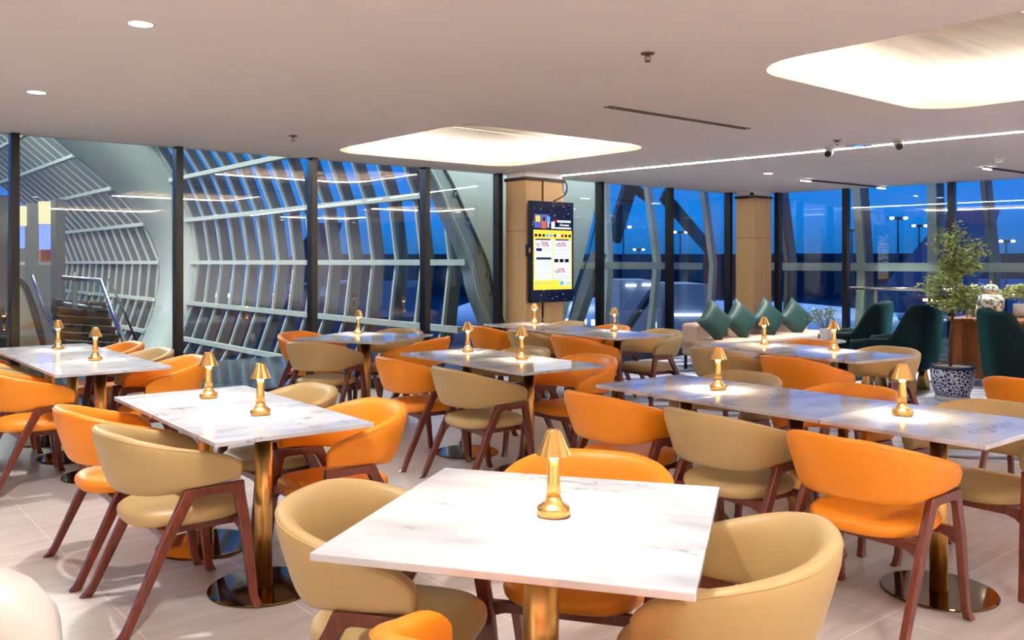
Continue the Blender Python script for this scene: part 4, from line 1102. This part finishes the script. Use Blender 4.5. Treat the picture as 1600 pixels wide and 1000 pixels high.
# aircraft
def aircraft(loc, rz, s, label, body='bluegrey', tail='bluetail'):
    t = thing('airliner', label, 'aircraft', loc, rz, 'parked airliners'); t.scale = (s, s, s)
    L = 34; mb = MB(); pts = []; rr = []
    for i in range(40):
        f = i/39; x = -L/2+L*f
        r = 2.0*min(1, math.sqrt(max(0, min(1, (1-f)/.13)))*1.0 if f > .87 else 1)*(1 if f > .3 else .25+.75*sstep(0, .3, f)); zc = .9*(1-sstep(0, .3, f))
        pts.append((x, 0, zc)); rr.append(max(.08, r))
    mb.tube(pts, rr, 24); mb.build('fuselage', M[body], t)
    for i in range(34):
        for sd in (1, -1):
            if i > 32: continue
        x = -9+.62*i
        mb_ = MB(); mb_.box((x, -1.93, .5), (.25, .14, .36)); 
        mb_.box((x, 1.93, .5), (.25, .14, .36)); mb_.build('cabin_window', M['coolglow'] if i % 5 else M['darkbuilding'], t)
    mb = MB(); v = [(-17, .12, 1.2), (-12, .12, 1.9), (-16.2, .12, 7.2), (-18.6, .12, 7.2)]; v += [(x, -.12, z) for x, y, z in v]
    mb.add(v, [(0, 1, 2, 3), (7, 6, 5, 4), (0, 4, 5, 1), (1, 5, 6, 2), (2, 6, 7, 3), (3, 7, 4, 0)]); mb.build('tail_fin', M[tail], t)
    for sd in (1, -1):
        mb = MB(); v = [(4, sd*1.6, -1.0), (-3, sd*1.6, -1.0), (-8, sd*15, .6), (-6, sd*15, .6)]; v = v+[(x, y, z+.3) for x, y, z in v]
        mb.add(v, [(0, 1, 2, 3), (7, 6, 5, 4), (0, 4, 5, 1), (1, 5, 6, 2), (2, 6, 7, 3), (3, 7, 4, 0)]); mb.build('wing', M[body], t)
        mb = MB(); mb.tube([(1.8, sd*5, -1.6), (-1.8, sd*5, -1.5)], [1.0, .7], 16); mb.build('engine', M[body], t)
        mb = MB(); v = [(-13.6, sd*.5, 1.3), (-16.5, sd*.5, 1.3), (-17.8, sd*5, 1.6), (-16.6, sd*5, 1.6)]; v = v+[(x, y, z+.2) for x, y, z in v]
        mb.add(v, [(0, 1, 2, 3), (7, 6, 5, 4), (0, 4, 5, 1), (1, 5, 6, 2), (2, 6, 7, 3), (3, 7, 4, 0)]); mb.build('tailplane', M[body], t)
    for x, y in ((12, 0), (-1, 2.4), (-1, -2.4)):
        mb = MB(); mb.tube([(x, y, -1.6), (x, y, -3.2)], .18, 8); mb.tube([(x, y-.3, -3.3), (x, y+.3, -3.3)], .6, 16); mb.build('landing_gear', M['rubber'], t)
    return t
aircraft((7.9, 45.5, -2.1), math.radians(150), .82, 'nearest blue airliner, its tail fin rising left of the potted tree')
aircraft((52, 82, -2.1), math.radians(176), 1.0, 'farther airliner beyond the window at the right picture edge')
aircraft((-34, 84, -2.1), math.radians(170), 1.0, 'airliner seen dimly through the curved ribs')

# ------------------------------------------------------------------ world & lights
w = bpy.data.worlds.new('dusk_sky'); SC.world = w; w.use_nodes = True; nt = w.node_tree; nt.nodes.clear()
o = nt.nodes.new('ShaderNodeOutputWorld'); bg = nt.nodes.new('ShaderNodeBackground'); tc = nt.nodes.new('ShaderNodeTexCoord'); sp_ = nt.nodes.new('ShaderNodeSeparateXYZ'); r = nt.nodes.new('ShaderNodeValToRGB')
nt.links.new(tc.outputs['Generated'], sp_.inputs[0]); nt.links.new(sp_.outputs['Z'], r.inputs['Fac'])
cr_ = r.color_ramp; cr_.elements[0].position = 0; cr_.elements[0].color = lin((22, 84, 140)); cr_.elements[1].position = .6; cr_.elements[1].color = lin((12, 60, 140))
e_ = cr_.elements.new(.05); e_.color = lin((12, 104, 190)); e_ = cr_.elements.new(.14); e_.color = lin((8, 112, 204))
nt.links.new(r.outputs['Color'], bg.inputs['Color']); bg.inputs["Strength"].default_value = .68; nt.links.new(bg.outputs[0], o.inputs[0])
def area(name, loc, size, e, color=(1, 1, 1), rot=(0, 0, 0), sy=None):
    l = bpy.data.lights.new(name, 'AREA'); l.energy = e; l.size = size; l.color = color
    if sy: l.shape = 'RECTANGLE'; l.size_y = sy
    o = bpy.data.objects.new(name, l); COL.objects.link(o); o.location = loc; o.rotation_euler = rot; return o
# lamps of the concourse hall outside, then added fill lamps
area('concourse_lamp', UT(3.2, 13, 6.5), 3, 240, (1, .99, .90), (0, .0, ANG), 6)
area('concourse_lamp', UT(2.5, 22, 7), 4, 520, (1, .99, .90), (0, 0, ANG), 8)
area('concourse_lamp', UT(1.0, 30, 8), 4, 420, (.95, 1, .98), (0, 0, ANG), 8)
def point(name, loc, r, e, color):
    l = bpy.data.lights.new(name, 'POINT'); l.energy = e; l.shadow_soft_size = r; l.color = color
    o = bpy.data.objects.new(name, l); COL.objects.link(o); o.location = loc
point('concourse_fill', UT(1.5, 15, 4.3), .4, 95, (1, .99, .9))  # hidden point lamps added to brighten the plaster band
point('concourse_fill', UT(1.0, 21, 5.2), .4, 170, (1, .99, .9))
area('apron_fill', (18, 36, 14), 6, 1800, (.85, .92, 1), (0, 0, 0))  # unseen area lamps added above the apron to brighten it
area('apron_fill', (-6, 50, 16), 8, 2200, (.85, .92, 1), (0, 0, 0))
area('plaster_fill', UT(8.4, 9.02, 3.1), 4.5, 15, (.95, 1, .97), (math.radians(50), 0, ANG), .3)  # hidden area lamp added to light the plaster infill

# ------------------------------------------------------------------ camera
cam = bpy.data.cameras.new('camera'); co = bpy.data.objects.new('camera', cam); COL.objects.link(co)
co.location = (0, 0, H); co.rotation_euler = (math.pi/2, 0, 0)
cam.sensor_width = 36; cam.lens = F/1600*36; cam.shift_y = -90/1600; cam.clip_end = 1000
SC.camera = co
vs = SC.view_settings; vs.view_transform = 'Standard'; vs.look = 'None'; vs.exposure = 1.42; vs.gamma = 1; vs.use_curve_mapping = False
try:
    SC.cycles.use_denoising = True; SC.cycles.max_bounces = 8; SC.cycles.transparent_max_bounces = 16; SC.cycles.sample_clamp_indirect = 6
    SC.cycles.caustics_reflective = False; SC.cycles.caustics_refractive = False
except Exception: pass
